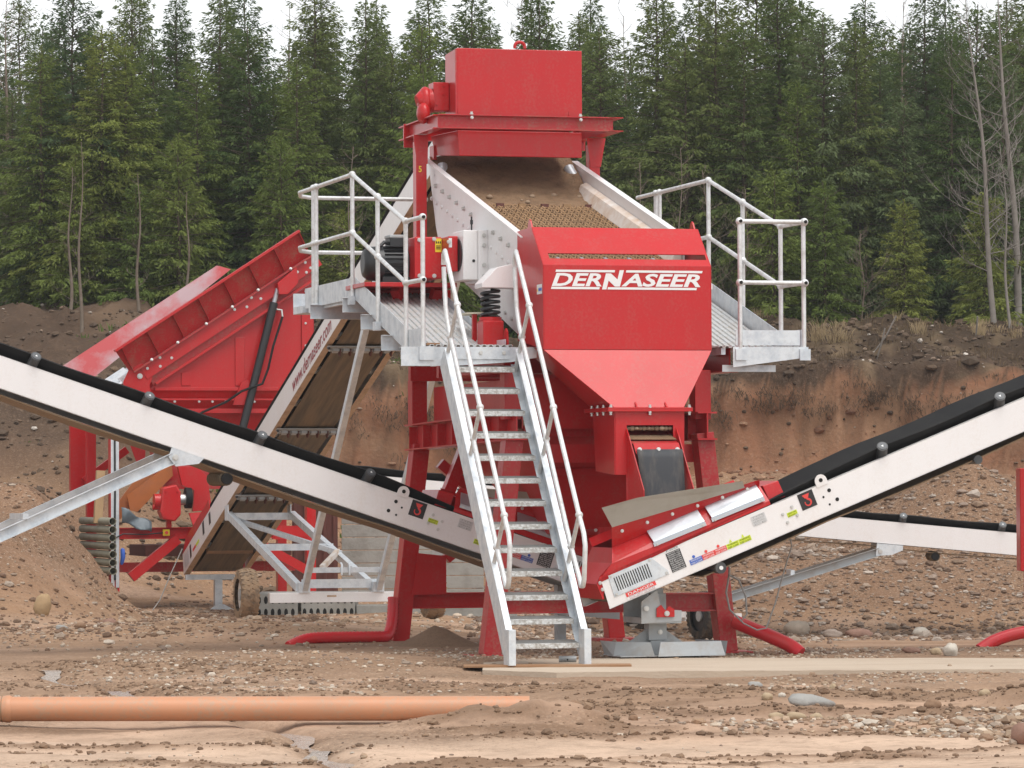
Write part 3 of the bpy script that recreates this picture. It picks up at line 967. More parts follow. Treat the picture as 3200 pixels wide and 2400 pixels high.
# ------------------------------------------------------------------ feed box on top
fb = thing('feed_box', 'red feed box on a red beam frame above the upper end of the screen', 'feed box', (1.09, 3.2, 4.82))
MB().channel((.228, 2.63, 4.953), (1.96, 2.63, 4.953), .07, .135, .010, side=1).build('front_beam', RED_DUSTY, fb)
for u in (.235, 1.955):
    MB().ibeam((u, 2.67, 4.953), (u, 4.05, 4.953), .10, .135, .010).build('side_beam', RED, fb)
    MB().box((u - .06, 3.79, 4.80), (u + .06, 3.805, 5.03)).build('end_plate', RED, fb)
MB().ibeam((.28, 4.0, 4.953), (1.91, 4.0, 4.953), .08, .135, .010).build('back_beam', RED, fb)
MB().prism([(1.905, 2.595, 4.885), (2.045, 2.595, 4.885), (2.045, 2.595, 4.893), (1.905, 2.595, 4.893)], (0, .8, 0)).build('flange_lip', RED, fb)
MB().prism([(1.905, 2.595, 5.012), (2.045, 2.595, 5.012), (2.045, 2.595, 5.020), (1.905, 2.595, 5.020)], (0, .8, 0)).build('flange_lip', RED, fb)
ub = MB()
ub.add([(.455, 2.80, 5.022), (1.695, 2.80, 5.022), (1.70, 3.27, 5.022), (.46, 3.27, 5.022),
        (.455, 2.80, 5.672), (1.695, 2.80, 5.672), (1.70, 3.27, 5.655), (.46, 3.27, 5.655)],
       [(0, 3, 2, 1), (4, 5, 6, 7), (0, 1, 5, 4), (1, 2, 6, 5), (2, 3, 7, 6), (3, 0, 4, 7)])
ubo = ub.build('upper_box', RED, fb, .006)
for u in (.46, 1.56):
    MB().box((u, 2.793, 5.024), (u + .13, 2.80, 5.085)).build('foot_tab', RED, ubo)
MB().box((.44, 2.795, 5.03), (.455, 2.82, 5.66)).build('corner_seam', RED_DUSTY, ubo)
bolts(fb, [(.545, 2.605, 5.024), (1.62, 2.605, 5.024)], (0, 0, 1), .013, .022)
bolts(fb, [(.545, 2.59, 4.99), (1.62, 2.59, 4.99)], (0, -1, 0), .012, .016)
mb = MB()
pts = [(1.085 + .05 * math.cos(a), 2.83, 5.70 + .045 * math.sin(a)) for a in np.linspace(-.35, math.pi + .35, 15)]
mb.tube(pts, .016, 8)
mb.build('lifting_eye', RED, ubo)
lb = MB()
lb.add([(.475, 2.80, 4.642), (1.69, 2.80, 4.642), (1.69, 3.5, 4.70), (.42, 3.5, 4.70),
        (.46, 2.80, 4.885), (1.69, 2.80, 4.885), (1.69, 3.62, 4.90), (.40, 3.62, 4.90)],
       [(0, 3, 2, 1), (4, 5, 6, 7), (0, 1, 5, 4), (1, 2, 6, 5), (2, 3, 7, 6), (3, 0, 4, 7)])
lbo = lb.build('lower_box', RED, fb, .006)
MB().box((.40, 3.5, 4.66), (.43, 3.66, 4.80)).build('seal_bracket', RED, lbo)
MB().box((.30, 3.10, 5.10), (.455, 3.30, 5.372)).build('bearing_box', RED, fb, .006)
mb = MB()
mb.ball((.235, 3.18, 5.185), .15, 18, 10, (.5, .8, 1.0))
mb.tube([(.30, 3.18, 5.20), (.19, 3.18, 5.19), (.16, 3.18, 5.18)], .08, 16, radii=[.12, .10, .07])
gb_ = mb.build('gearbox', RED, fb)
mb = MB()
mb.ball((.20, 3.10, 5.07), .12, 16, 10, (.55, .8, .85))
mb.build('drive_motor', RED, fb)
bolts(fb, [(.40, 3.10, 5.34), (.40, 3.10, 5.26), (.33, 3.10, 5.16)], (0, -1, 0), .010, .012, RED)

# ------------------------------------------------------------------ discharge chute with the lettering
ch = thing('discharge_chute', 'red discharge chute with white block lettering at the front of the screen', 'chute', (1.09, -.3, 2.16))
UL, UR = .328, 1.862
side = [(.207, 3.752), (-.26, 3.762), (-.63, 3.41), (-.63, 2.675), (.207, 2.78)]
for u, t in ((UL, .008), (UR - .008, .008)):
    MB().prism([(u, v, z) for v, z in side], (t, 0, 0)).build('side_panel', RED, ch, .003)
MB().box((UL + .008, -.63, 2.675), (UR - .008, -.622, 3.41)).build('front_panel', RED, ch, .003)
d_ = Vector((0, -.37, -.352)).normalized()
nn = Vector((0, -.352, .37)).normalized()
def slope(u0, u1, s0, s1):
    p = Vector((0, -.26, 3.762))
    a = p + d_ * s0
    b = p + d_ * s1
    return [(u0, a.y, a.z), (u1, a.y, a.z), (u1, b.y, b.z), (u0, b.y, b.z)]
LS = .511
mb = MB()
mb.prism(slope(UL + .008, UR - .008, 0, LS * .69), nn * -.008)
mb.prism(slope(UL + .008, .405, LS * .69, LS * .83), nn * -.008)
mb.prism(slope(1.838, UR - .008, LS * .69, LS * .83), nn * -.008)
mb.prism(slope(UL + .008, UR - .008, LS * .83, LS), nn * -.008)
hood = mb.build('hood_panel', RED, ch)
for k in range(5):
    MB().bar((.62 + k * .22, -.28, 3.43), (.62 + k * .22, -.05, 3.50), .03, .03).build('hood_rib', GALV_DULL, hood)
MB().box((.42, -.40, 3.34), (1.60, -.30, 3.40)).build('inner_ledge', WHITE_DUSTY, hood)
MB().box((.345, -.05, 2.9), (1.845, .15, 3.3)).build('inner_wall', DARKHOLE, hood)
for u in (UL + .01, UR - .03):
    MB().prism([(u, -.24, 3.755), (u, -.10, 3.755), (u, -.13, 3.82), (u, -.16, 3.835), (u, -.19, 3.82)], (.014, 0, 0)).build('lifting_eye', RED, ch)
# taper
t0 = [(UL, -.63, 2.672), (UR, -.63, 2.672), (UR, .20, 2.76), (UL, .20, 2.76)]
t1 = [(.865, -.95, 2.165), (1.500, -.95, 2.165), (1.500, -.30, 2.165), (.865, -.30, 2.165)]
tp = MB().add(t0 + t1, [(1, 0, 4, 5), (2, 1, 5, 6), (3, 2, 6, 7), (0, 3, 7, 4), (4, 7, 6, 5)])
tpo = tp.build('tapered_hopper', RED, ch, .004)
MB().box((.80, -1.0, 2.130), (1.565, -.25, 2.150)).build('flange', RED, ch, .002)
MB().box((.80, -1.0, 2.151), (1.565, -.25, 2.165)).build('flange', RED, ch, .002)
bolts(ch, [(.83 + .0, -.975, 2.165), (1.18, -.985, 2.165), (1.54, -.975, 2.165)] + [(.82, -.975 + .18 * k, 2.165) for k in range(1, 4)], (0, 0, 1), .012, .025)
bolts(ch, [(.83 + .0, -.975, 2.130), (1.18, -.985, 2.130), (1.54, -.975, 2.130)] + [(.82, -.975 + .18 * k, 2.130) for k in range(1, 4)], (0, 0, -1), .012, .03)
for u in (1.06, 1.33):
    MB().prism([(u, -.952, 2.165), (u, -.99, 2.165), (u, -.925, 2.215)], (.012, 0, 0)).build('gusset', RED, tpo)
# neck with the window
nk = MB()
nk.prism([(.868, -.95, 2.130), (.868, -.30, 2.130), (.868, -.38, 1.62), (.868, -.95, 1.585)], (.008, 0, 0))
nk.prism([(1.490, -.95, 2.130), (1.490, -.30, 2.130), (1.490, -.38, 1.62), (1.490, -.95, 1.2)], (.008, 0, 0))
nk.prism([(.876, -.30, 2.130), (1.490, -.30, 2.130), (1.490, -.38, 1.62), (.876, -.38, 1.62)], (0, .008, 0))
nko = nk.build('neck', RED, ch)
fp = MB()
fp.box((.876, -.958, 2.013), (1.498, -.950, 2.130))
fp.box((.876, -.958, 1.585), (.978, -.950, 2.013))
fp.box((1.398, -.958, 1.22), (1.498, -.950, 2.013))
fp.build('neck_front', RED, nko)
MB().box((.98, -.45, 1.6), (1.40, -.44, 2.10)).build('neck_inside', RED_DUSTY, nko)
# slide, flap and wings
sl_ = MB().prism([(.98, -.62, 1.985), (1.398, -.62, 1.985), (1.41, -1.06, 1.86), (.992, -1.06, 1.86)], (0, 0, -.012)).build('slide', RED_DUSTY, ch)
MB().prism([(.985, -.88, 1.925), (1.40, -.88, 1.925), (1.408, -1.02, 1.885), (.99, -1.02, 1.885)], (0, -.002, .006)).build('sand_cover', SAND_DECK, sl_)
MB().prism([(1.0, -1.063, 1.858), (1.412, -1.063, 1.858), (1.428, -1.10, 1.765), (1.016, -1.10, 1.765)], (0, -.008, -.002)).build('clamp_strip', RED, sl_)
bolts(sl_, [(1.05, -1.098, 1.80), (1.22, -1.098, 1.80), (1.39, -1.098, 1.80)], (0, -1, .2), .015, .016)
fl_ = MB()
vv, ff = [], []
for j in range(11):
    s = j / 10
    for i in range(7):
        a = i / 6
        u = (1.022 + .05 * s) + a * (.405 - .04 * s)
        vv.append((u, -1.106 - .09 * s ** .7 + .012 * math.sin(a * 5 + s * 2), 1.80 - .74 * s))
for j in range(10):
    for i in range(6):
        ff.append((j * 7 + i, j * 7 + i + 1, (j + 1) * 7 + i + 1, (j + 1) * 7 + i))
fl_.add(vv, ff, True)
fo = fl_.build('rubber_flap', FLAP, ch)
fo.modifiers.new('th', 'SOLIDIFY').thickness = .012
for u0, t in ((.972, .008), (1.422, .008)):
    MB().prism([(u0, -.955, 1.99), (u0, -1.03, 1.92), (u0 + .065, -1.25, 1.45), (u0 + .065, -1.25, 1.16), (u0 + .02, -1.0, 1.12), (u0, -.955, 1.3)], (t, 0, 0)).build('wing_plate', RED, ch)
st = MB()
for k in range(11):
    st.ball((1.0 + .038 * k, -.90 - .03 * rnd.random(), 1.985), rnd.uniform(.018, .028), 8, 6, (1.2, 1, .85))
st.build('stones_in_window', material('stone_buff', (.33, .24, .16), .75, col2=(.2, .14, .1), amt=.7, scale=10), ch)['kind'] = 'stuff'
# lettering
LY = -.6305
mb = MB()
xd, yd = (1, 0, 0), (0, 0, 1)
def para(u0, u1, z0, z1, sh=.25):
    h = z1 - z0
    mb.prism([(u0, LY - .0015, z0), (u1, LY - .0015, z0), (u1 + h * sh, LY - .0015, z1), (u0 + h * sh, LY - .0015, z1)], (0, -.0015, 0))
zt, zb_ = 3.369, 3.200
para(.440, .975, zt - .020, zt)
para(1.078, 1.775, zt - .020, zt)
para(.398, .835, zb_, zb_ + .020)
para(.910, 1.722, zb_, zb_ + .020)
ZL, ZH = 3.226, 3.340
text_fit(mb, 'DER', (.405, LY, ZL), xd, yd, .452, ZH - ZL, shear=.25, bold=.028)
text_fit(mb, 'ASEER', (1.035, LY, ZL), xd, yd, .725, ZH - ZL, shear=.25, bold=.028)
# tall N breaking through both bars
NP = [(.868, zb_), (.908, zb_), (.908, ZH - .062), (.978, ZL), (1.024, ZL), (1.024, zt), (.986, zt), (.986, ZL + .062), (.914, ZH), (.868, ZH)]
mb.prism([(u + .26 * (z - zb_) - .008, LY - .0015, z) for u, z in NP], (0, -.0015, 0))
mb.build('lettering', STWHITE, ch)
mb = MB()
quad(mb, (UL, -.44, 3.16), (0, -1, 0), (0, 0, 1), .16, .085, lift=.003)
for_ = mb.build('side_label', STWHITE, ch)
mb = MB()
for k in range(3):
    c = Vector((UL - .0035, -.49 - .035 * k - .02, 3.20))
    mb.tube([c + Vector((0, .0, 0)), c + Vector((-.0015, 0, 0))], .016, 12)
mb.build('label_symbol', BLUE, for_)
mb = MB().prism([(UL - .0035, -.448, 3.185), (UL - .0035, -.478, 3.185), (UL - .0035, -.463, 3.22)], (-.0015, 0, 0)).build('label_triangle', YELLOW, for_)

# ------------------------------------------------------------------ walkways
def walkway(mir, label):
    """left walkway; mir=True gives the mirrored one on the right"""
    def m(p):
        return (2.19 - p[0], p[1], p[2]) if mir else p
    w = thing('access_walkway', label, 'walkway', (2.5 if mir else -.3, 1.0, 2.5), group='galvanised walkways beside the screen')
    UO, UI = -.635, .15
    prof = [(-.28, 2.715), (.35, 2.72), (2.44, 3.297), (4.6, 3.297)]
    def zf(v):
        return float(np.interp(v, [p[0] for p in prof], [p[1] for p in prof]))
    # ribbed floor: pressed planks, ribs running along the walkway
    mb = MB()
    nr = 13
    vs, fs = [], []
    vst = [-.28, .35, 2.44, 4.6]
    for v in vst:
        for k in range(nr):
            u0 = UO + .02 + (UI - UO - .02) * k / nr
            wd = (UI - UO - .02) / nr
            for a, h in ((0, 0), (.28, 0), (.38, .014), (.88, .014), (.98, 0)):
                vs.append(m((u0 + a * wd, v, zf(v) + h)))
    n = nr * 5
    for j in range(3):
        for i in range(n - 1):
            q = (j * n + i, j * n + i + 1, (j + 1) * n + i + 1, (j + 1) * n + i)
            fs.append(q[::-1] if mir else q)
    mb.add(vs, fs)
    fo = mb.build('floor', GALV_TREAD, w)
    sd_ = fo.modifiers.new('th', 'SOLIDIFY')
    sd_.thickness = .006
    # toe boards
    for (v0, v1) in ((-.27, .35), (.35, 2.44), (2.44, 4.6)):
        a, b = m((UO, v0, zf(v0) + .06)), m((UO, v1, zf(v1) + .06))
        MB().bar(a, b, .006, .20).build('toe_board', GALV, w)
    a, b = m((UI + .01, .0, zf(0) + .01)), m((UI + .01, .35, zf(.35) + .01))
    mb = MB().bar(a, b, .006, .12)
    mb.bar(m((UI + .01, .35, zf(.35) + .01)), m((UI + .01, 2.44, zf(2.44) + .01)), .006, .12)
    mb.build('inner_edge', GALV, w)
    # supports
    for v in (.95, 1.75, 2.5, 3.9):
        z = zf(v)
        mb = MB()
        mb.channel(m((UO - .10, v, z - .10)), m((.18 if v < 3 else .0, v, z - .10)), .05, .14, .006, side=1)
        mb.build('bracket', GALV, w, .002)
    # front beam, tapered
    mb = MB()
    if not mir:
        mb.prism([(-.86, -.30, 2.70), (.36, -.30, 2.70), (.36, -.30, 2.615), (.12, -.30, 2.575), (-.40, -.30, 2.54), (-.86, -.30, 2.54)], (0, .006, 0))
        mb.box((-.86, -.30, 2.70), (.36, -.24, 2.706))
    else:
        mb.prism([(2.168, -.30, 2.713), (2.875, -.30, 2.713), (2.875, -.30, 2.628), (2.168, -.30, 2.536)], (0, .006, 0))
        mb.box((2.168, -.30, 2.713), (2.875, -.24, 2.719))
    mb.build('front_beam', GALV, w)
    if mir:
        MB().box((2.20, -.285, 2.735), (2.80, -.279, 2.868)).build('toe_board', GALV, w)
        MB().box((2.10, -.20, 2.50), (2.60, -.194, 2.56)).build('under_plate', GALV, w)
    else:
        MB().box((-.47, -.312, 2.60), (.11, -.302, 2.70)).build('stair_plate', GALV, w)
        bolts(w, [(-.15, -.312, 2.655), (.06, -.312, 2.655)], (0, -1, 0), .014, .012)
        MB().box((-.62, -.25, 2.722), (-.50, -.13, 2.742)).build('timber_wedge', WOOD, w)
    # under rails along the slope
    for u in (UO + .05, UI - .05):
        mb = MB()
        for (v0, v1) in ((-.26, .35), (.35, 2.44), (2.44, 4.6)):
            mb.bar(m((u, v0, zf(v0) - .035)), m((u, v1, zf(v1) - .035)), .04, .06)
        mb.build('floor_bearer', GALV, w)
    # railing
    H, HM, r = 1.12, .575, .0205
    posts = [-.27, .35, 1.42, 2.44, 4.0, 4.13]
    for v in posts:
        z0 = zf(v) - .06
        MB().cyl(m((UO - .02, v, z0)), m((UO - .02, v, zf(v) + H)), .020, 10).build('railing_post', GALV_TUBE, w)
        for hh in (H, HM):
            MB().ball(m((UO - .02, v, zf(v) + hh)), .034, 12, 8).build('railing_joint', GALV_TUBE, w)
        MB().box(*_lohi(m((UO - .06, v - .045, zf(v) - .10)), m((UO - .004, v + .045, zf(v) - .02)))).build('post_clamp', GALV, w)
    for h in (H, HM):
        pts = [(UO - .02, -.27), (UO - .02, .35), (UO - .02, 2.44), (UO - .02, 4.75)]
        if not mir:
            path = [m((u, v, zf(v) + h)) for u, v in pts] + [(UO + .03, 4.95, 3.297 + h - .02), (UO + .15, 5.0, 3.297 + h - .03), (.72, 5.02, 3.297 + h - .03)]
        else:
            path = [m((u, v, zf(v) + h)) for u, v in pts]
        MB().tube(path, r, 10).build('top_rail' if h == H else 'mid_rail', GALV_TUBE, w)
        if mir:
            MB().tube([(2.24, -.29, 2.715 + h), (2.845, -.29, 2.715 + h)], r, 10).build('end_rail', GALV_TUBE, w)
    if mir:
        MB().cyl((2.24, -.29, 2.62), (2.24, -.29, 2.715 + H), .020, 10).build('railing_post', GALV_TUBE, w)
        for u, v_ in ((2.24, -.29), (2.845, -.30)):
            for hh in (H, HM):
                MB().ball((u, v_, 2.715 + hh), .036, 12, 8).build('railing_joint', GALV_TUBE, w)
        ends = [(2.24, -.322, 2.715 + H), (2.845, -.334, 2.715 + H), (2.24, -.322, 2.715 + HM), (2.845, -.334, 2.715 + HM)]
    else:
        ends = [(UO - .02, -.303, 2.715 + H), (UO - .02, -.303, 2.715 + HM)]
    for e in ends:
        MB().cyl(e, (e[0], e[1] - .004, e[2]), .016, 12).build('open_tube_end', DARKHOLE, w)
    if mir:
        for u in (2.24, 2.84):
            MB().box((u - .05, -.318, 2.60), (u + .05, -.301, 2.70)).build('post_clamp', GALV, w)
    else:
        MB().box((-.70, -.318, 2.59), (-.57, -.301, 2.71)).build('post_clamp', GALV, w)
        # back of the landing behind the conveyor
        mb = MB()
        mb.box((-.66, 4.62, 3.22), (.45, 5.05, 3.29))
        mb.build('rear_floor', GALV, w)
        MB().bar((-.66, 5.05, 3.33), (.45, 5.05, 3.33), .006, .2).build('toe_board', GALV, w)
    return w


def _lohi(a, b):
    return (tuple(min(x, y) for x, y in zip(a, b)), tuple(max(x, y) for x, y in zip(a, b)))


GALV_TREAD = material("ribbed_galvanised_floor", (0.60, 0.62, 0.63), 0.5, metal=0.4, col2=(0.47, 0.42, 0.36), amt=0.8, scale=14, lo=.42, hi=.7, rough2=.7)
CHECKER = material("checker_plate", (0.66, 0.67, 0.66), 0.5, metal=0.4, col2=(0.36, 0.33, 0.29), amt=0.8, scale=30, lo=.45, hi=.6, bump=.5, bscale=55, rough2=.65)
TREAD_TOP = material('trodden_checker_plate', (0.23, 0.235, 0.23), 0.6, metal=0.4, col2=(0.16, 0.14, 0.12), amt=0.8, scale=25, bump=.5, bscale=55)  # tread tops coloured darker to paint in the reflection of the dark machine
walkway(False, 'galvanised walkway with tube railing on the left side of the screen, above the stairs')
walkway(True, 'galvanised walkway with tube railing and closed front end, right of the lettered chute')

# ------------------------------------------------------------------ stairs
sr = thing('access_stairs', 'steep galvanised stairs with checker plate treads leading up to the left walkway', 'stairs', (-.155, -2.4, .0))
NT = 13
for k in range(NT):
    v, z = -.40 - k * (1.95 / 12), 2.525 - k * (2.325 / 12)
    mb = MB()
    vs = [(-.445, v, z), (.135, v, z), (.135, v + .19, z + .023), (-.445, v + .19, z + .023),
          (-.445, v, z - .042), (.135, v, z - .042), (.135, v + .19, z - .02), (-.445, v + .19, z - .02)]
    mb.add(vs, [(0, 1, 2, 3), (1, 0, 4, 5), (0, 3, 7, 4), (2, 1, 5, 6), (3, 2, 6, 7)])
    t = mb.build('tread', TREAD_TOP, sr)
    MB().box((-.444, v - .004, z - .043), (.134, v - .0005, z + .001)).build('nosing', CHECKER, t, .002)
sdir_ = Vector((0, -1.95, -2.325)).normalized()
for u, s in ((-.475, 1), (.165, -1)):
    a, b = Vector((u, -.33, 2.62)), Vector((u, -2.385, .17))
    mb = MB()
    up = Vector((0, -2.325, 1.95)).normalized() * -1
    mb.channel(a, b, .055, .21, .007, up=(0, 2.325 * -1, 1.95), side=(1 if s < 0 else -1))
    sg = mb.build('stringer', GALV, sr)
    MB().box((u - .03, -2.50, .028), (u + .03, -2.33, .32)).build('foot', GALV, sr, .003)
    # handrail: two rails joined by hairpins at both ends
    ur = u + .0
    P = [(-.43, 2.70), (-.345, 3.05), (-.29, 3.42), (-.30, 3.51), (-.345, 3.54), (-.40, 3.48), (-.763, 3.05), (-1.51, 2.155), (-2.265, 1.25), (-2.40, 1.10), (-2.44, 1.0), (-2.40, .72), (-2.365, .665), (-2.31, .665), (-2.27, .72), (-2.02, .987), (-1.28, 1.89), (-.52, 2.785), (-.43, 2.90)]
    P = P[2:] + [(-.36, 3.05), (-.30, 3.40)]
    MB().tube([(ur, v, z) for v, z in P], .0205, 10).build('handrail', GALV_TUBE, sr)
    for bv, bz, mv, mz, tv, tz in ((-.36, 2.577, -.52, 2.785, -.763, 3.05), (-1.115, 1.68, -1.28, 1.89, -1.51, 2.155), (-1.86, .77, -2.02, .987, -2.265, 1.25)):
        e = Vector((0, bv - mv, bz - mz)).normalized() * .13
        MB().cyl((ur, bv + e.y, bz + e.z), (ur, tv, tz), .0185, 10).build('upright', GALV_TUBE, sr)
        for jv, jz in ((tv, tz), (mv, mz)):
            MB().ball((ur, jv, jz), .033, 12, 8).build('rail_joint', GALV_TUBE, sr)

pk = thing('timber_board', 'thin brown board lying under the foot of the stairs', 'board', tuple(MW(-.1, -2.45, .0)), 'W', rot=R(1.2))
MB().box((-.75, -.11, .012), (.62, .11, .032)).build('plank', WOOD, pk, .003)
of = thing('pipe_offcut', 'short grey pipe offcut lying on the ground under the stairs', 'pipe', tuple(MW(.06, -2.0, .0)), 'W', rot=R(3))
mb = MB()
mb.tube([(0, 0, .028 + .026), (.145, 0, .028 + .026)], .027, 14)
mb.build('tube', GALV_DULL, of)
MB().cyl((.07, -.026, .05), (.07, -.028, .05), .008, 8).build('hole', DARKHOLE, of)


# ------------------------------------------------------------------ belt conveyors
def wheel(parent, c, ax, r=.31, w=.21, mat=None, rim=None):
    """pneumatic wheel: tyre with cut lugs, rim and hub; c and ax in the thing's coordinates"""
    c, ax = Vector(c), Vector(ax).normalized()
    ref = Vector((0, 0, 1))
    e1 = ax.cross(ref).normalized()
    e2 = ref
    mb = MB()
    prof = [(-.5, .62), (-.52, .80), (-.46, .93), (-.30, .985), (0, 1.0), (.30, .985), (.46, .93), (.52, .80), (.5, .62)]
    N = 40
    vs, fs = [], []
    for k in range(N):
        a = 2 * math.pi * k / N
        for x, q in prof:
            vs.append(c + ax * (x * w) + (e1 * math.cos(a) + e2 * math.sin(a)) * (q * r))
    n = len(prof)
    for k in range(N):
        k2 = (k + 1) % N
        for i in range(n - 1):
            fs.append((k * n + i, k * n + i + 1, k2 * n + i + 1, k2 * n + i))
    mb.add(vs, fs, True)
    for k in range(30):
        for s in (-1, 1):
            a = 2 * math.pi * (k + .5 * (s > 0)) / 30
            d = (e1 * math.cos(a) + e2 * math.sin(a))
            t = ax.cross(d)
            p = c + d * (r * 1.0)
            q0, q1 = p + ax * (s * w * .06), p + ax * (s * w * .49) + t * (.035 * s) - d * (.03 * r / .31)
            mb.bar(q0, q1, .030, .020, up=d)
    wh = bpy.data.objects.new('wheel', None)
    wh.empty_display_size = .1
    COL.objects.link(wh)
    wh.parent = parent
    mb.build('tyre', mat or TYRE, wh)
    mb = MB()
    mb.cyl(c - ax * w * .30, c + ax * w * .30, r * .62, 28)
    mb.build('rim', rim or WHITE_DUSTY, wh)
    mb = MB()
    mb.cyl(c - ax * w * .42, c + ax * w * .42, r * .22, 16)
    mb.build('hub', GALV_DULL, wh)
    return wh


def hook_print(mb, org, xd, yd, w):
    """red crane hook"""
    org, xd, yd = Vector(org), Vector(xd).normalized(), Vector(yd).normalized()
    n = xd.cross(yd)
    def pt(x, y):
        return org + xd * (x * w) + yd * (y * w) + n * .004
    mb.prism([pt(.26, .86), pt(.74, .86), pt(.60, .62), pt(.40, .62)], n * .001)
    a = [pt(.5 + .19 * math.cos(t), .36 + .19 * math.sin(t)) for t in np.linspace(R(75), R(-200), 14)]
    for i in range(len(a) - 1):
        ww = w * (.13 - .006 * i)
        mb.bar(a[i], a[i + 1] + (a[i + 1] - a[i]) * .25, ww, .0012, up=n)
    mb.bar(pt(.5, .66), pt(.55, .52), w * .12, .0012, up=n)


def conveyor(name, label, base, rot, slope, length, width, near, boot=True, idlers=(), group=None, stickers=True, frame='M', chan=.28, hookat=1.92, end_arms=True, taper=True):
    """belt conveyor: local x runs from tail to head, y across; near is the sign of the viewer's side"""
    root = thing(name, label, 'conveyor', base, frame, group, rot=rot)
    cs, sn = math.cos(slope), math.sin(slope)
    z0 = 0.0
    def c(s, t, n):
        return Vector((s * cs - n * sn, t, z0 + s * sn + n * cs))
    hw = width / 2
    root['_c'] = 0
    T = lambda t: t * near                      # t>0 is the near side
    for sgn in (1, -1):
        y = T(sgn * hw)
        mb = MB()
        mb.prism([c(0, y, 0), c(length, y, 0), c(length, y, chan), c(.02, y, chan)], (0, -.006 * near * sgn, 0))
        inn = -near * sgn
        mb.prism([c(.01, y, 0), c(length, y, 0), c(length, y + inn * .055, 0), c(.01, y + inn * .055, 0)], c(0, 0, .006) - c(0, 0, 0))
        mb.prism([c(1.7 if boot else .1, y, chan), c(length, y, chan), c(length, y + inn * .05, chan), c(1.7 if boot else .1, y + inn * .05, chan)], c(0, 0, -.006) - c(0, 0, 0))
        so = mb.build('side_channel', WHITE, root)
        if sgn == 1:
            near_ch = so
    # carrying belt, troughed
    mb = MB()
    N = int(length / .2) + 1
    vs, fs = [], []
    for i in range(N + 1):
        s = .25 + (length - .3) * i / N
        f = min(1.0, max(0.0, (s - 1.1) / 1.3)) if taper else 1.0
        f = f * f * (3 - 2 * f)
        sag = -.018 * abs(math.sin(math.pi * (s - (idlers[0] if idlers else 0)) / 1.15))
        sec = [(-hw + .005, .30 + .085 * f + sag), (-.17, .215), (.17, .215), (hw - .005, .30 + .085 * f + sag)]
        for t, n in sec:
            vs.append(c(s, T(t), n))
    for i in range(N):
        for k in range(3):
            q = (i * 4 + k, i * 4 + k + 1, (i + 1) * 4 + k + 1, (i + 1) * 4 + k)
            fs.append(q)
    mb.add(vs, fs, False)
    bo = mb.build('carrying_belt', RUBBER, root)
    bo.modifiers.new('th', 'SOLIDIFY').thickness = .012
    # return belt
    mb = MB()
    vs, fs = [], []
    for i in range(N + 1):
        s = .9 + (length - 1.0) * i / N
        n = -.045 - .020 * abs(math.sin(math.pi * s / 2.1))
        for t in (-hw + .07, hw - .07):
            vs.append(c(s, T(t), n))
    for i in range(N):
        fs.append((i * 2, i * 2 + 1, i * 2 + 3, i * 2 + 2))
    mb.add(vs, fs)
    bo = mb.build('return_belt', BELT_EDGE, root)
    bo.modifiers.new('th', 'SOLIDIFY').thickness = .012
    MB().cyl(c(.16, -hw + .05, .13), c(.16, hw - .05, .13), .13, 20).build('tail_pulley', BELT_DIRTY, root)
    for s in idlers:
        io = bpy.data.objects.new('idler_set', None)
        io.empty_display_size = .1
        COL.objects.link(io)
        io.parent = root
        for sgn in (1, -1):
            a, b = (c(s, T(.18), .175), c(s, T(hw + .025), .375)) if sgn > 0 else (c(s, T(-.18), .12), c(s, T(-hw + .10), .225))
            MB().cyl(a, b, .048, 18).build('wing_roller', ROLLER, io)
            d = (b - a).normalized()
            MB().cyl(b, b + d * .006, .037, 16).build('roller_cap', STGREYCAP, io)
            MB().cyl(b + d * .006, b + d * .007, .013, 3).build('cap_mark', STWHITE, io)
        MB().cyl(c(s, -.17, .16), c(s, .17, .16), .048, 14).build('flat_roller', ROLLER, io)
        MB().bar(c(s, -hw + .01, .08), c(s, hw - .01, .08), .05, .05).build('idler_base', GALV, io)
    yn = T(hw) + .0
    xd, yd = (c(1, 0, 0) - c(0, 0, 0)), (c(0, 0, 1) - c(0, 0, 0))
    flip = near > 0                           # seen from the near side, is x running to the left?
    def face(s, n):
        return c(s, T(hw + .001), n)
    X = -xd if flip else xd
    Y = yd
    if stickers:
        # lug, hook sticker, holes
        mb = MB()
        ctr = face(hookat + .25, chan)
        pts = [c(hookat + .25 + .055 * math.cos(a), T(hw - .006), chan + .025 + .055 * math.sin(a)) for a in np.linspace(0, math.pi, 9)]
        pts = [c(hookat + .305, T(hw - .006), chan - .02)] + pts + [c(hookat + .195, T(hw - .006), chan - .02)]
        mb.prism(pts, (0, .012 * near, 0))
        lg = mb.build('lifting_lug', WHITE, near_ch)
        MB().cyl(c(hookat + .25, T(hw + .008), chan + .03), c(hookat + .25, T(hw + .0075), chan + .03), .018, 12).build('lug_hole', DARKHOLE, lg)
        mb = MB()
        s0 = hookat + (.145 if flip else 0)
        quad(mb, face(s0, .125), X, Y, .145, .145)
        sk = mb.build('hook_sticker', STBLACK, near_ch)
        mb = MB()
        hook_print(mb, face(s0, .125), X, Y, .145)
        mb.build('hook_symbol', STRED, sk)
        for ds, n, r_ in ((.29, .20, .017), (.33, .10, .017), (.22, .165, .010), (.25, .085, .010)):
            MB().cyl(face(hookat + ds, n), face(hookat + ds, n) + Vector((0, .002 * near, 0)), r_, 12).build('bolt_hole', DARKHOLE, near_ch)
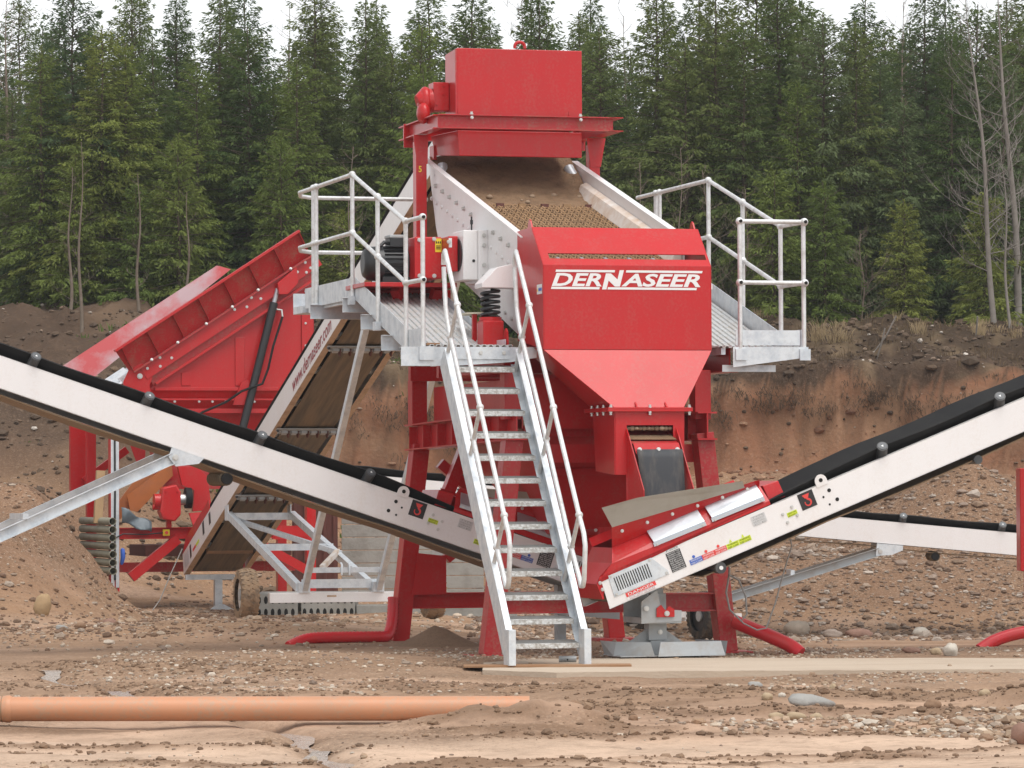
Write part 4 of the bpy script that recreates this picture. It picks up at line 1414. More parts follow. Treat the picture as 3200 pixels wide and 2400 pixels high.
    if boot:
        # red feed boot over the tail
        sk_ = [(.02, .20), (-.02, .26), (.10, .36), (.23, .463), (.62, .463), (1.66, .463), (1.68, .285), (.02, .285)]
        for sgn in (1, -1):
            y = T(sgn * (hw + .004))
            mb = MB()
            mb.prism([c(-.03, y, .10), c(-.015, y, .10), c(.01, y, .287), c(1.67, y, .287), c(1.67, y, .32), c(.16, y, .355), c(-.03, y, .24)], (0, -.006 * near * sgn, 0))
            mb.prism([c(.16, y, .355), c(1.67, y, .32), c(1.67, T(sgn * (hw - .10)), .463), c(.24, T(sgn * (hw - .10)), .463)], (0, -.006 * near * sgn, .004))
            ro = mb.build('boot_side', RED, root)
            mb = MB()
            mb.prism([c(.24, T(sgn * (hw - .10)), .463), c(1.67, T(sgn * (hw - .10)), .463), c(1.67, T(sgn * (hw - .04)), .515), c(.27, T(sgn * (hw + .02)), .645 if sgn > 0 else .53)], (0, -.006 * near * sgn, 0))
            fo = mb.build('boot_flare', RED, root)
            if sgn > 0:
                mb = MB()
                mb.prism([c(.27, T(sgn * (hw + .025)), .640), c(1.51, T(sgn * (hw - .02)), .505), c(1.50, T(sgn * (hw + .02)), .57), c(.55, T(sgn * (hw + .12)), .80), c(.22, T(sgn * (hw + .12)), .84)], (0, .006 * near * sgn, 0))
                mb.build('steel_skirt', SKIRT, fo)
            bolts(fo, [c(.35 + .235 * k, T(sgn * (hw - .005)), .575 - .018 * k) for k in range(6)], (0, near * sgn, 0), .011, .012)
            for (a0, a1) in ((.56, 1.06), (1.12, 1.63)):
                mb = MB()
                mb.prism([c(a0, T(sgn * (hw + .012)), .345), c(a1, T(sgn * (hw + .012)), .338), c(a1, T(sgn * (hw + .012)), .370), c(a0, T(sgn * (hw + .012)), .378)], (0, .008 * near * sgn, 0))
                mb.prism([c(a0 + .01, T(sgn * (hw + .012)), .376), c(a1, T(sgn * (hw + .012)), .370), c(a1 + .005, T(sgn * (hw - .085)), .475), c(a0 + .015, T(sgn * (hw - .085)), .475)], c(0, .004 * near * sgn, .008) - c(0, 0, 0))
                pn = mb.build('inspection_panel', BRIGHT, ro)
                bolts(pn, [c(s, T(sgn * (hw + .02)), .352) for s in (a0 + .03, a1 - .03)], (0, near * sgn, 0), .008, .008)
        mb = MB()
        mb.prism([c(-.03, -hw, .24), c(-.03, hw, .24), c(.16, hw, .355), c(.16, -hw, .355)], c(0, 0, -.006) - c(0, 0, 0))
        mb.prism([c(-.03, -hw, .10), c(-.03, hw, .10), c(-.03, hw, .24), c(-.03, -hw, .24)], (.006, 0, 0))
        mb.prism([c(.16, -hw, .355), c(.16, hw, .355), c(.24, hw - .1, .463), c(.24, -hw + .1, .463)], (.004, 0, -.004))
        mb.build('boot_nose', RED, root)
        mb = MB()
        mb.prism([c(1.69, -hw + .06, .30), c(1.69, hw - .06, .30), c(1.69, hw - .09, .45), c(1.69, -hw + .09, .45)], c(.15, 0, -.01) - c(0, 0, 0))
        mb.build('dust_box', RED, root, .006)
        bolts(near_ch, [c(.0, T(hw + .006), .18), c(.0, T(hw + .006), .24)], (0, near, 0), .012, .012)
    if stickers and boot:
        # slotted guard plate
        mb = MB()
        mb.prism([face(.075, .080), face(.60, .080), face(.60, .11), face(.50, .268), face(.09, .268)], (0, .005 * near, 0))
        gp = mb.build('slotted_guard', GALV, near_ch)
        for k in range(15):
            s = .125 + k * .0225
            MB().prism([face(s, .115), face(s + .0095, .115), face(s + .0095, .235), face(s, .235)], (0, .0065 * near, 0)).build('slot', DARKHOLE, gp)
        bolts(gp, [c(s, T(hw + .005), n) for s, n in ((.10, .095), (.11, .253), (.48, .253), (.58, .095))], (0, near, 0), .010, .008)
        # warning stickers
        def rect(s, n, w, h, m_, nm, txt=None, tm=None, rows=None):
            s_ = s + (w if flip else 0)
            mb = MB()
            quad(mb, face(s_, n), X, Y, w, h)
            o = mb.build(nm, m_, near_ch)
            if txt:
                mb = MB()
                k = len(txt)
                for i, line in enumerate(txt):
                    lh = h / k
                    wl_ = w * .86
                    x_ = s_ - w * .07 if flip else s_ + w * .07
                    text_fit(mb, line, face(x_, n + h - (i + .85) * lh), X, Y, wl_, lh * .66, bold=.0, lift=.004)
                mb.build('print', tm, o)
            return o
        rect(.175, .036, .285, .036, STRED, 'danger_sticker', ['DANGER'], STWHITE)
        rect(.175, .010, .285, .022, STWHITE, 'danger_text', ['DO NOT OPERATE THIS MACHINE', 'WITHOUT GUARDS'], STDRED)
        rect(.632, .252, .135, .030, STWHITE, 'attention_title', ['ATTENTION'], STBLACK)
        rect(.632, .075, .135, .172, STBLACK, 'attention_sticker', ['REMOVE THE', 'GUARD TO', 'TIGHTEN OTHER', 'BEARING AFTER', 'THE BELT HAS', 'BEEN TENSIONED', 'THEN REPLACE', 'GUARD BEFORE', 'RUNNING THE', 'MACHINE'], STWHITE)
        for i, (m_, w_) in enumerate(((BLUE, .118), (STRED, .118), (STRED, .115), (LIME, .115), (LIME, .115))):
            s = .808 + i * .119
            o = rect(s, .070, w_, .045, m_, 'warning_sticker', ['WARNING', 'KEEP CLEAR'], STWHITE if m_ is not LIME else STBLACK)
            mb = MB()
            ce = face(s + w_ * .42, .132)
            if m_ is LIME:
                e = Vector((0, .002 * near, 0))
                mb.prism([ce - X * .014 - Y * .012 + e, ce + X * .014 - Y * .012 + e, ce + Y * .015 + e], (0, .001 * near, 0))
                mb.build('warning_symbol', LIME, o)
            else:
                mb.cyl(ce, ce + Vector((0, .003 * near, 0)), .013, 14)
                mb.build('warning_symbol', m_, o)
        rect(1.455, .165, .135, .085, STPLATE, 'type_plate', ['TYPE       ', 'WEIGHT     ', 'SERIAL     ', '          CE'], STGREY)
        rect(1.775, .120, .095, .040, LIME, 'lime_sticker', ['GREASE HERE', 'REGULARLY'], STBLACK)
        bolts(near_ch, [c(s, T(hw + .001), n) for s, n in ((1.74, .165), (1.84, .195), (1.755, .085), (1.86, .11))], (0, near, 0), .011, .010)
    return root, c, near_ch


STGREYCAP = material("roller_end", (0.085, 0.092, 0.10), 0.45)
STPLATE = material("type_plate", (0.60, 0.60, 0.60), 0.4)

IDL = [2.80, 3.98, 5.16, 6.34, 7.5]
# right hand conveyor, fed by the rubber flap
cr, cc, nch = conveyor('belt_conveyor', 'white belt conveyor rising to the right, in front of the red chute', (.70, -.95, .443), YAW, R(21.6), 9.0, .80, -1, idlers=IDL)
MB().cyl(cc(1.05, -.40, -.05), cc(1.05, .40, -.05), .05, 16).build('return_roller', ROLLER, cr)
MB().cyl(cc(1.05, -.405, -.05), cc(1.05, -.412, -.05), .018, 12).build('roller_end', STWHITE, cr)
MB().cyl(cc(3.6, -.38, -.07), cc(3.6, .38, -.07), .04, 12).build('return_roller', ROLLER, cr)
# jack stand under its tail
def L_(p):                                     # plant coordinates to this conveyor's
    return Vector((p[0] - .70, p[1] + .95, p[2] - .443))
stt = bpy.data.objects.new('jack_stand', None)
COL.objects.link(stt)
stt.parent = cr
mb = MB()
mb.prism([L_((1.02, -1.22, .50)), L_((1.02, -1.22, .31)), L_((1.38, -1.22, .33)), L_((1.38, -1.22, .42)), L_((1.20, -1.22, .43)), L_((1.16, -1.22, .60))], (0, .01, 0))
mb.prism([L_((1.02, -.70, .50)), L_((1.02, -.70, .31)), L_((1.38, -.70, .33)), L_((1.38, -.70, .60)), L_((1.16, -.70, .60))], (0, .01, 0))
mb.box(L_((1.02, -1.21, .31)), L_((1.38, -.70, .36)))
mb.build('saddle', GALV_DULL, stt)
MB().box(L_((1.20, -.97, .36)), L_((1.32, -.85, .56))).build('neck_block', GALV_DULL, stt)
mb = MB()
mb.prism([L_((1.15, -1.24, .365)), L_((1.31, -1.24, .365)), L_((1.31, -1.24, .43)), L_((1.26, -1.24, .46)), L_((1.23, -1.24, .42)), L_((1.19, -1.24, .47)), L_((1.15, -1.24, .44))], (0, .01, 0))
mb.build('red_clip', RED, stt)
bolts(stt, [L_((1.06, -1.235, .44)), L_((1.24, -1.245, .395))], (0, -1, 0), .018, .015)
mb = MB()
mb.box(L_((1.17, -1.00, .02)), L_((1.29, -.88, .33)))
mb.box(L_((1.15, -1.015, .16)), L_((1.31, -.865, .32)))
mb.build('jack_leg', GALV_DULL, stt, .003)
bolts(stt, [L_((1.25, -1.02, .23))], (0, -1, 0), .016, .014)
mb = MB()
for a, b, e in (((.83, -1.02), (1.13, -1.25), .0), ((1.16, -1.25), (1.79, -1.17), 0), ((1.79, -1.17), (1.72, -.66), 0), ((.83, -1.02), (.86, -.66), 0)):
    A_, B_ = Vector((a[0], a[1], .0)), Vector((b[0], b[1], .0))
    mb.prism([L_((a[0], a[1], .028)), L_((b[0], b[1], .028)), L_((b[0] - .03, b[1] + .03, .150)), L_((a[0] + .03, a[1] + .03, .150))], (0, .012, 0))
mb.build('skid_side', GALV_DULL, stt)
MB().box(L_((.84, -1.20, .026)), L_((1.78, -.66, .034))).build('skid_floor', GALV_DULL, stt)
for s in (-1, 1):
    MB().prism([L_((1.23 + s * .06, -.94, .034)), L_((1.23 + s * .36, -.94, .034)), L_((1.23 + s * .30, -.94, .10)), L_((1.23 + s * .06, -.94, .27))], (0, .012, 0)).build('skid_gusset', GALV_DULL, stt)

# left hand conveyor
cl, cc, nch = conveyor('belt_conveyor', 'white belt conveyor rising to the left, passing behind the stairs', (1.55, 1.90, .455), YAW + math.pi, R(18.9), 9.2, .80, 1, idlers=[2.52, 3.58, 4.67, 5.75, 6.85])
for sgn in (1, -1):
    t = .40 * sgn
    mb = MB()
    mb.prism([cc(4.02, t, .0), cc(4.33, t, .0), cc(4.33, t, -.09), cc(4.24, t, -.15), cc(4.05, t, -.06)], (0, .012 * sgn, 0))
    bk_ = mb.build('arm_bracket', GALV, cl)
    bolts(bk_, [cc(4.27, t + .012 * sgn, -.075)], (0, sgn, 0), .022, .02)
    a = cc(4.27, t + .05 * sgn - .06, -.075)
    b = Vector((a.x + 3.2, a.y, -.10))
    mb = MB()
    mb.channel(a, b, .055, .10, .006, side=-1 if sgn > 0 else 1)
    mb.build('support_arm', GALV, cl)
    wheel(cl, (b.x, b.y + sgn * .25, -.15), (0, 1, 0), .31, .21)
axl = MB().bar((b.x, -.75, -.12), (b.x, .75, -.12), .10, .10).build('axle', WHITE, cl)
mb = MB()
p = cc(3.75, 0, -.10)
mb.tube([(p.x, -.36, p.z), (p.x, .36, p.z)], .05, 14)
mb.build('spiral_roller', RUBBER, cl)
for k in range(8):
    y = .30 - .085 * k
    mb = MB()
    mb.tube([(p.x + .055 * math.cos(q), y, p.z + .055 * math.sin(q)) for q in np.linspace(0, 2 * math.pi, 13)[:-1]], .012, 6, closed=True)
    mb.build('spiral_ring', BELT_DIRTY, cl)
MB().bar((a.x + 1.35, -.42, a.z - .52), (a.x + 1.35, .42, a.z - .52), .05, .05).build('arm_tie', GALV, cl)
# tail stand of the left conveyor
mb = MB()
mb.box((.30, -.35, -.455), (.42, .35, -.42))
mb.box((.32, -.06, -.42), (.40, .06, .12))
mb.build('tail_stand', GALV_DULL, cl)
mb = MB()
mb.prism([(-.12, .33, -.10), (.62, .33, -.05), (.62, .33, -.13), (-.12, .33, -.20)], (0, -.05, 0))
mb.build('tail_beam', GALV_DULL, cl)

# rear conveyor behind the plant: runs nearly level, rising to the left
Yr = 50.4
ang = math.atan(.095)
base_r = (8.6, Yr, .389)
cb, cc, nch = conveyor('belt_conveyor', 'white belt conveyor in the background behind the plant, almost level', base_r, math.pi, ang, 10.75, .80, 1, boot=False, idlers=[1.3, 2.5, 3.75, 5.0, 6.6, 8.0, 9.4], frame='W', hookat=9.05, taper=False, chan=.29)
for sgn in (1, -1):
    t = .40 * sgn
    mb = MB()
    mb.prism([cc(3.72, t, .0), cc(4.05, t, .0), cc(4.05, t, -.16), cc(3.85, t, -.13), cc(3.72, t, -.06)], (0, .012 * sgn, 0))
    bk_ = mb.build('arm_bracket', GALV, cb)
    bolts(bk_, [cc(4.0, t + .012 * sgn, -.10)], (0, sgn, 0), .022, .02)
    a = cc(4.0, t, -.10)
    b = Vector((a.x + 2.35, t, -.44))
    MB().channel(a, b, .055, .10, .006, side=-1 if sgn > 0 else 1).build('support_arm', GALV_DULL, cb)
MB().bar((a.x + 1.1, -.4, a.z - .26), (a.x + 1.1, .4, a.z - .26), .05, .06).build('arm_tie', GALV, cb)
ba = Vector((a.x + 2.5, 0, -.48))
MB().bar((ba.x, -.75, ba.z), (ba.x, .75, ba.z), .09, .09).build('axle', WHITE, cb)
for sgn in (1, -1):
    wheel(cb, (ba.x + .10 - .36 * sgn, sgn * .95, ba.z - .02), (1, .5, 0), .30, .20, TYRE_DARK, rim=BLACK)
MB().bar((ba.x - .75, .5, ba.z - .05), (ba.x + .1, .5, ba.z - .05), .09, .09).build('draw_bar', WHITE, cb)
mb = MB()
p = cc(3.3, 0, -.10)
mb.tube([(p.x, -.36, p.z), (p.x, .36, p.z)], .05, 14)
mb.build('spiral_roller', RUBBER, cb)
for k in range(7):
    y = .30 - .09 * k
    mb = MB()
    mb.tube([(p.x + .055 * math.cos(q), y, p.z + .055 * math.sin(q)) for q in np.linspace(0, 2 * math.pi, 13)[:-1]], .012, 6, closed=True)
    mb.build('spiral_ring', BELT_DIRTY, cb)
mb = MB()
for s in (.35, 9.6):
    q = cc(s, 0, 0)
    mb.bar((q.x, 0, q.z), (q.x, 0, -2.6), .12, .12, up=(1, 0, 0))
mb.build('support_leg', GALV_DULL, cb)

REARF = material('mottled_inner_flank', (.43, .05, .055), .5, col2=(.40, .31, .33), amt=.85, scale=1.3, lo=.40, hi=.60)  # red mottled with greyish lilac by noise
BARKP = material('grey_brown_bark', (.17, .135, .105), .9, col2=(.27, .23, .19), amt=.7, scale=6, spec=.1)

# ------------------------------------------------------------------ feed conveyor: long, rising towards the plant from behind
fc = thing('feed_conveyor', 'long white feed conveyor climbing from the red feeder to the top of the plant', 'conveyor', (1.095, 18.2, -.2))
FS = math.atan(.3165)
fcs, fsn = math.cos(FS), math.sin(FS)
def fcv(s, u, n):                              # s from the tail upwards, n normal to the belt
    return Vector((u, 18.2 - s * fcs + n * fsn * -1 * -1, .363 + s * fsn + n * fcs)) if False else Vector((u, 18.2 - (s * fcs - n * fsn), .363 + s * fsn + n * fcs))
FL = 14.75
FUL, FUR = .68, 1.52
for u, t in ((FUL, 1), (FUR, -1)):
    mb = MB()
    mb.prism([fcv(0, u, 0), fcv(FL, u, 0), fcv(FL, u, .29), fcv(.0, u, .29)], (.006 * t, 0, 0))
    so = mb.build('side_channel', WHITE, fc)
    mb = MB()
    mb.prism([fcv(.02, u, -.002), fcv(FL, u, -.002), fcv(FL, u + t * .075, -.002), fcv(.02, u + t * .075, -.002)], fcv(0, 0, .006) - fcv(0, 0, 0))
    mb.build('lower_flange', TAN_STEEL, so)
    mb = MB()
    mb.prism([fcv(.02, u, .29), fcv(FL, u, .29), fcv(FL, u + t * .05, .29), fcv(.02, u + t * .05, .29)], fcv(0, 0, -.006) - fcv(0, 0, 0))
    mb.build('upper_flange', WHITE, so)
    if t == 1:
        left_ch = so
    # grey stiffeners showing inside, dark band of the belt edge
    for s in np.arange(1.1, 13.6, 1.15):
        MB().bar(fcv(s, u + t * .008, .07), fcv(s, u + t * .17, .07), .12, .05, up=fcv(0, 0, 1) - fcv(0, 0, 0)).build('idler_foot', GALV, so)
for k, (s0, n0) in enumerate(((5.2, -.003), (9.9, -.003))):
    MB().bar(fcv(s0, FUL + .01, n0 - .004), fcv(s0 + .05, FUL + .07, n0 - .004), .05, .004, up=fcv(0, 0, 1) - fcv(0, 0, 0)).build('splice_plate', RUST, left_ch)
mb = MB()
X_, Y_ = (fcv(1, 0, 0) - fcv(0, 0, 0)), (fcv(0, 0, 1) - fcv(0, 0, 0))
text_fit(mb, 'www.dernaseer.com', fcv(7.25, FUL, .055), X_, Y_, 2.15, .17, shear=.12, bold=.012, lift=.003)
mb.build('lettering', STDRED, left_ch)
# belts
for n0, w0, nm, mt in ((.33, .40, 'carrying_belt', RUBBER), (.012, .30, 'return_belt', BELT_DIRTY)):
    mb = MB()
    N = 70
    vs, fs = [], []
    for i in range(N + 1):
        s = .15 + (FL - .2) * i / N
        sg = -.012 * abs(math.sin(math.pi * s / 2.6)) if nm == 'return_belt' else 0
        ed = .12 if nm == 'carrying_belt' else 0
        for q, e in ((-1, ed), (-.45, 0), (.45, 0), (1, ed)):
            vs.append(fcv(s, 1.10 + q * w0, n0 + sg + e - (.08 if ed else 0)))
    for i in range(N):
        for k in range(3):
            fs.append((i * 4 + k, i * 4 + k + 1, (i + 1) * 4 + k + 1, (i + 1) * 4 + k))
    bo = mb.add(vs, fs).build(nm, mt, fc)
    bo.modifiers.new('th', 'SOLIDIFY').thickness = .012
# shadow put in as dark rubber strips either side of the return belt
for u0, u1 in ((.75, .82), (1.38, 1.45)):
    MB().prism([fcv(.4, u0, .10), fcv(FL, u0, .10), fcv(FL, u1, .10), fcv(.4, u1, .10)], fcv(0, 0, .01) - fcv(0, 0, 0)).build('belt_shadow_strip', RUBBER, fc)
# return idlers with discs
for s in (3.55, 6.15, 9.05, 11.7):
    io = MB().bar(fcv(s, FUL + .02, -.03), fcv(s, FUR - .02, -.03), .07, .012, up=fcv(0, 0, 1) - fcv(0, 0, 0)).build('idler_bracket', GALV_DULL, fc)
    MB().cyl(fcv(s - .07, FUL + .05, -.035), fcv(s - .07, FUR - .05, -.035), .022, 10).build('idler_shaft', GALV_DULL, io)
    for k in range(6):
        u = .80 + k * .118
        MB().bar(fcv(s - .05, u - .032, -.045), fcv(s - .05, u + .032, -.045), .07, .05, up=fcv(0, 0, 1) - fcv(0, 0, 0)).build('mount_tab', GALV_DULL, io)
        MB().cyl(fcv(s - .09, u + .052, -.04), fcv(s - .09, u + .062, -.04), .062, 16).build('rubber_disc', RUST, io)
    bolts(io, [fcv(s, FUL + .035, -.036)], fcv(0, 0, -1) - fcv(0, 0, 0), .014, .02, BLACK)
MB().cyl(fcv(1.05, .80, .035), fcv(1.05, 1.40, .035), .06, 18).build('snub_roller', material('dusty_roller', (.30, .18, .10), .7, col2=(.15, .1, .07), amt=.7), fc)
MB().cyl(fcv(.22, .78, .13), fcv(.22, 1.42, .13), .14, 20).build('tail_pulley', BELT_DIRTY, fc)
# red feed boot at its tail and stickers
mb = MB()
mb.prism([fcv(.02, FUL - .004, .285), fcv(2.0, FUL - .004, .285), fcv(2.0, FUL - .004, .42), fcv(.3, FUL - .004, .42)], (.008, 0, 0))
mb.prism([fcv(.02, FUR + .004, .285), fcv(2.0, FUR + .004, .285), fcv(2.0, FUR + .004, .42), fcv(.3, FUR + .004, .42)], (-.008, 0, 0))
mb.build('feed_boot', RED, fc)
for s, n, w_, h_, m_ in ((.12, .05, .32, .17, GALV), (.52, .07, .10, .17, STBLACK), (.72, .10, .22, .04, STRED), (.96, .10, .22, .04, LIME), (1.45, .10, .12, .17, STBLACK), (1.9, .10, .12, .15, STBLACK)):
    mb = MB()
    quad(mb, fcv(s, FUL, n), X_, Y_, w_, h_, lift=.003)
    mb.build('sticker' if m_ is not GALV else 'slotted_guard', m_, left_ch)
MB().bar(fcv(.1, FUL, -.06) , fcv(.1, FUR, -.06), .06, .07).build('tail_cross_bar', GALV, fc)
mb = MB()
mb.bar((1.1, 18.0, .30), (1.1, 18.0, -.25), .10, .10, up=(0, 1, 0))
mb.build('tail_jack', GALV, fc)
mb = MB()
mb.prism([(.82, 17.85, -.27), (1.38, 17.85, -.27), (1.30, 17.85, -.10), (1.15, 17.85, -.02), (1.05, 17.85, -.02), (.92, 17.85, -.12)], (0, .012, 0))
mb.prism([(.70, 17.8, -.26), (1.15, 17.8, -.26), (1.05, 18.25, -.20), (.75, 18.2, -.20)], (0, 0, .012))
mb.build('tail_foot', GALV, fc)
# undercarriage
AX = 10.8
MB().bar((.28, AX, .245), (1.95, AX, .245), .10, .115).build('axle', WHITE, fc, .004)
MB().box((.95, AX - .052, .25), (1.06, AX - .05, .27)).build('axle_slot', TAN_STEEL, fc)
for u in (.0, 2.19):
    wheel(fc, (u + .02, AX, .285), (1, 0, 0), .30, .20)
for u in (.69, 1.56):
    top = (u - .0, 6.85, .363 + (18.2 - 6.85) * .3165 - .01)
    lg = MB().bar((u, AX - .02, .33), top, .065, .085, up=(0, 1, 0)).build('telescopic_leg', GALV, fc)
    bolts(lg, [(u, AX - .02 - .28 * k - .045, .33 + .28 * k * .94) for k in range(1, 5)], (0, -1, 0), .012, .008)
    MB().box((u - .07, AX - .07, .30), (u + .06, AX + .06, .42)).build('axle_clamp', GALV, fc, .004)
    ua = .70 if u < 1 else 1.50
    MB().bar((ua, 15.2, 1.17), (u - .05, AX + .05, .36), .07, .09).build('rear_arm', GALV, fc)
    MB().prism([(ua - .04, 15.3, 1.10), (ua - .04, 15.1, 1.10), (ua - .04, 15.1, 1.30), (ua - .04, 15.3, 1.28)], (.012, 0, 0)).build('arm_lug', GALV, fc)
MB().bar((.70, 15.2, 1.15), (1.50, 15.2, 1.15), .07, .09).build('arm_cross_tube', GALV, fc)
MB().bar((.70, 15.0, 1.12), (1.53, 12.6, .72), .05, .06).build('arm_diagonal', GALV, fc)
MB().bar((.66, 13.1, .79), (1.55, 13.1, .79), .06, .08).build('arm_cross_tube', GALV, fc)
MB().bar((.68, AX + .05, .40), (1.55, AX + .05, .40), .06, .10).build('arm_cross_tube', GALV, fc)
MB().bar((.69, AX - .2, .56), (1.57, AX - .2, .56), .06, .06).build('leg_cross_tube', GALV, fc)
MB().bar((1.52, 12.7, .74), (.90, AX, .58), .05, .06).build('arm_diagonal', WHITE_DUSTY, fc)
for u in (1.08, 1.17):
    MB().tube([(u, AX - .24, .50), (u, AX - .25, .62), (u, AX - .2, .64)], .012, 6).build('pin', GALV, fc)
# cross bar near the walkway
MB().bar((.72, 7.55, 3.22), (1.55, 7.55, 3.22), .07, .09).build('leg_cross_tube', GALV, fc)
# head drum and cover under the feed box
MB().cyl(fcv(FL - .2, .74, .17), fcv(FL - .2, 1.46, .17), .17, 20).build('head_pulley', RUBBER, fc)

# ------------------------------------------------------------------ feeder with the tipped grid
VF = 18.55
fd = thing('hopper_feeder', 'red hopper feeder with raised tipping grid, behind the left conveyor', 'feeder', (1.15, 19.6, -.25))
def fp_(u, z, v=VF):
    return (u, v, z)
# front wall
fw = MB().prism([fp_(.30, 2.83), fp_(2.53, 2.83), fp_(2.53, 4.27), fp_(2.44, 4.22), fp_(.345, 2.87)], (0, .012, 0)).build('front_wall', RED, fd)
MB().prism([fp_(2.52, 2.83), fp_(2.52, 4.27), (2.52, 20.4, 4.27), (2.52, 20.4, 2.83)], (.012, 0, 0)).build('right_wall', RED, fd)
MB().prism([(.1, 20.4, 2.83), (2.53, 20.4, 2.83), (2.53, 20.4, 4.2), (.1, 20.4, 3.0)], (0, .012, 0)).build('back_wall', RED, fd)
# lower hopper, tapering
lw = MB()
lw.add([(.30, VF, 2.83), (2.53, VF, 2.83), (2.53, 20.4, 2.83), (.30, 20.4, 2.83), (.62, VF + .35, 1.85), (2.40, VF + .35, 1.85), (2.40, 20.1, 1.85), (.62, 20.1, 1.85)],
       [(1, 0, 4, 5), (2, 1, 5, 6), (3, 2, 6, 7), (0, 3, 7, 4), (4, 7, 6, 5)])
lw.build('lower_hopper', RED, fd)
for z, h, pr in ((2.845, .035, .05), (2.70, .02, .07), (2.56, .05, .045)):
    MB().box((.36, VF - pr, z - h), (2.50, VF, z + h * .2)).build('wall_rail', RED, fw, .003)
bolts(fw, [(u, VF - .05, 2.665) for u in (.62, .95, 1.13, 1.31, 1.70)], (0, -1, 0), .013, .02)
for u0 in (.72, 1.45):
    zt = 2.87 + (u0 - .345) * .648
    MB().box((u0, VF - .02, 2.88), (u0 + .125, VF, zt - .06)).build('wall_stiffener', RED, fw, .003)
MB().box((2.36, VF - .03, 2.62), (2.44, VF, 4.1)).build('wall_stiffener', RED, fw, .003)
bolts(fw, [(2.41, VF - .03, z) for z in (4.15, 3.95, 3.72, 3.42, 3.18)], (0, -1, 0), .012, .02)
# sloping rail of the wall
def sl2(u, dz=0, v=VF):
    return (u, v, 3.0 + (u - .36) * .652 + dz)
MB().bar(sl2(.36, -.10, VF - .05), sl2(2.50, -.10, VF - .05), .10, .035).build('slope_rail', RED, fw, .003)
MB().bar(sl2(.30, -.02, VF - .02), sl2(2.50, -.02, VF - .02), .03, .15).build('slope_rail', RED_DUSTY, fw, .003)
# tipping grid: near flank with boxes, rear flank, bars
tg = bpy.data.objects.new('tipping_grid', None)
COL.objects.link(tg)
tg.parent = fd
GD = Vector((2.44, 0, 1.585)).normalized()      # direction of the raised grid
GN = Vector((-GD.z, 0, GD.x))
G0 = Vector((.06, VF - .08, 3.02))
def gp_(s, n, v=0.0):
    return G0 + GD * s + GN * n + Vector((0, v, 0))
GLn = 2.88
nb = MB()
nb.prism([gp_(-.02, .04), gp_(GLn, .04), gp_(GLn - .0, .40, -.18), gp_(-.06, .40, -.18)], (0, .008, 0))
nb.build('grid_flank', RED_DUSTY, tg)
MB().bar(gp_(-.07, .41, -.20), gp_(GLn + .02, .41, -.20), .14, .035, up=GN).build('flank_rim', RED, tg, .004)
MB().bar(gp_(.02, .03, -.05), gp_(GLn + .06, .03, -.05), .08, .02, up=GN).build('flank_foot', RED_DUSTY, tg)
MB().prism([gp_(.12, -.15, -.03), gp_(GLn + .08, -.15, -.03), gp_(GLn + .08, .02, -.03), gp_(.12, .02, -.03)], (0, .012, 0)).build('hinge_plate', RED, tg)
for k in range(8):
    s = .02 + k * (GLn - .02) / 7
    MB().prism([gp_(s, .05, 0), gp_(s, .05, -.06), gp_(s, .395, -.25), gp_(s, .395, -.17)], GD * .010).build('flank_rib', RED_DUSTY, tg)
bolts(tg, [gp_(s, .04, -.09) for s in (.30, .72, 1.18, 1.60, 2.02, 2.55)], (0, -1, .3), .015, .028)
bolts(tg, [gp_(s, n, -.03) for s, n in ((.20, -.03), (.42, .0), (.36, -.10), (.55, -.09), (1.62, -.01), (1.78, -.07), (1.9, .0), (2.0, -.08), (2.62, -.05), (2.78, .0), (2.80, -.10), (2.72, -.12))], (0, -1, 0), .0145, .014)
mb = MB()
vv = [gp_(-.06, .40, 2.05), gp_(GLn - .75, .40, 2.05), gp_(GLn - .73, .05, 1.85), gp_(-.02, .05, 1.85)]
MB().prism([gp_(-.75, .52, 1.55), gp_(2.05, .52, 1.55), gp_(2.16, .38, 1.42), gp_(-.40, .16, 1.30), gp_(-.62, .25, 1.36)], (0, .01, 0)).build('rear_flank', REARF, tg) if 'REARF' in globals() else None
for k in range(9):
    v = .16 + k * .17
    MB().bar(gp_(-.1, -.02, v), gp_(GLn, -.02, v), .03, .09, up=GN).build('grid_bar', GALV, tg)
for s in (-.05, .9, 1.9, GLn):
    MB().bar(gp_(s, -.08, 0), gp_(s, -.08, 1.75), .06, .06, up=GN).build('grid_cross_bar', RED, tg)
mb = MB()
mb.prism([gp_(-.55, .08, 1.0), gp_(.10, .08, 1.0), gp_(.10, -.06, .6), gp_(-.40, -.06, .6)], GN * .01)
mb.build('grid_apron', GALV, tg)
# hinge lug
pts = [(.143 + .17 * math.cos(a), VF - .10, 3.0 + .17 * math.sin(a)) for a in np.linspace(R(-40), R(150), 12)] + [(-.08, VF - .10, 2.92), (-.06, VF - .10, 2.72), (.30, VF - .10, 2.72)]
lu = MB().prism(pts, (0, .015, 0)).build('hinge_lug', RED, fd)
bolts(lu, [(.143, VF - .10, 3.0)], (0, -1, 0), .028, .03)
MB().box((-.06, VF - .10, 2.55), (.35, VF, 2.74)).build('lug_base', RED, fd)
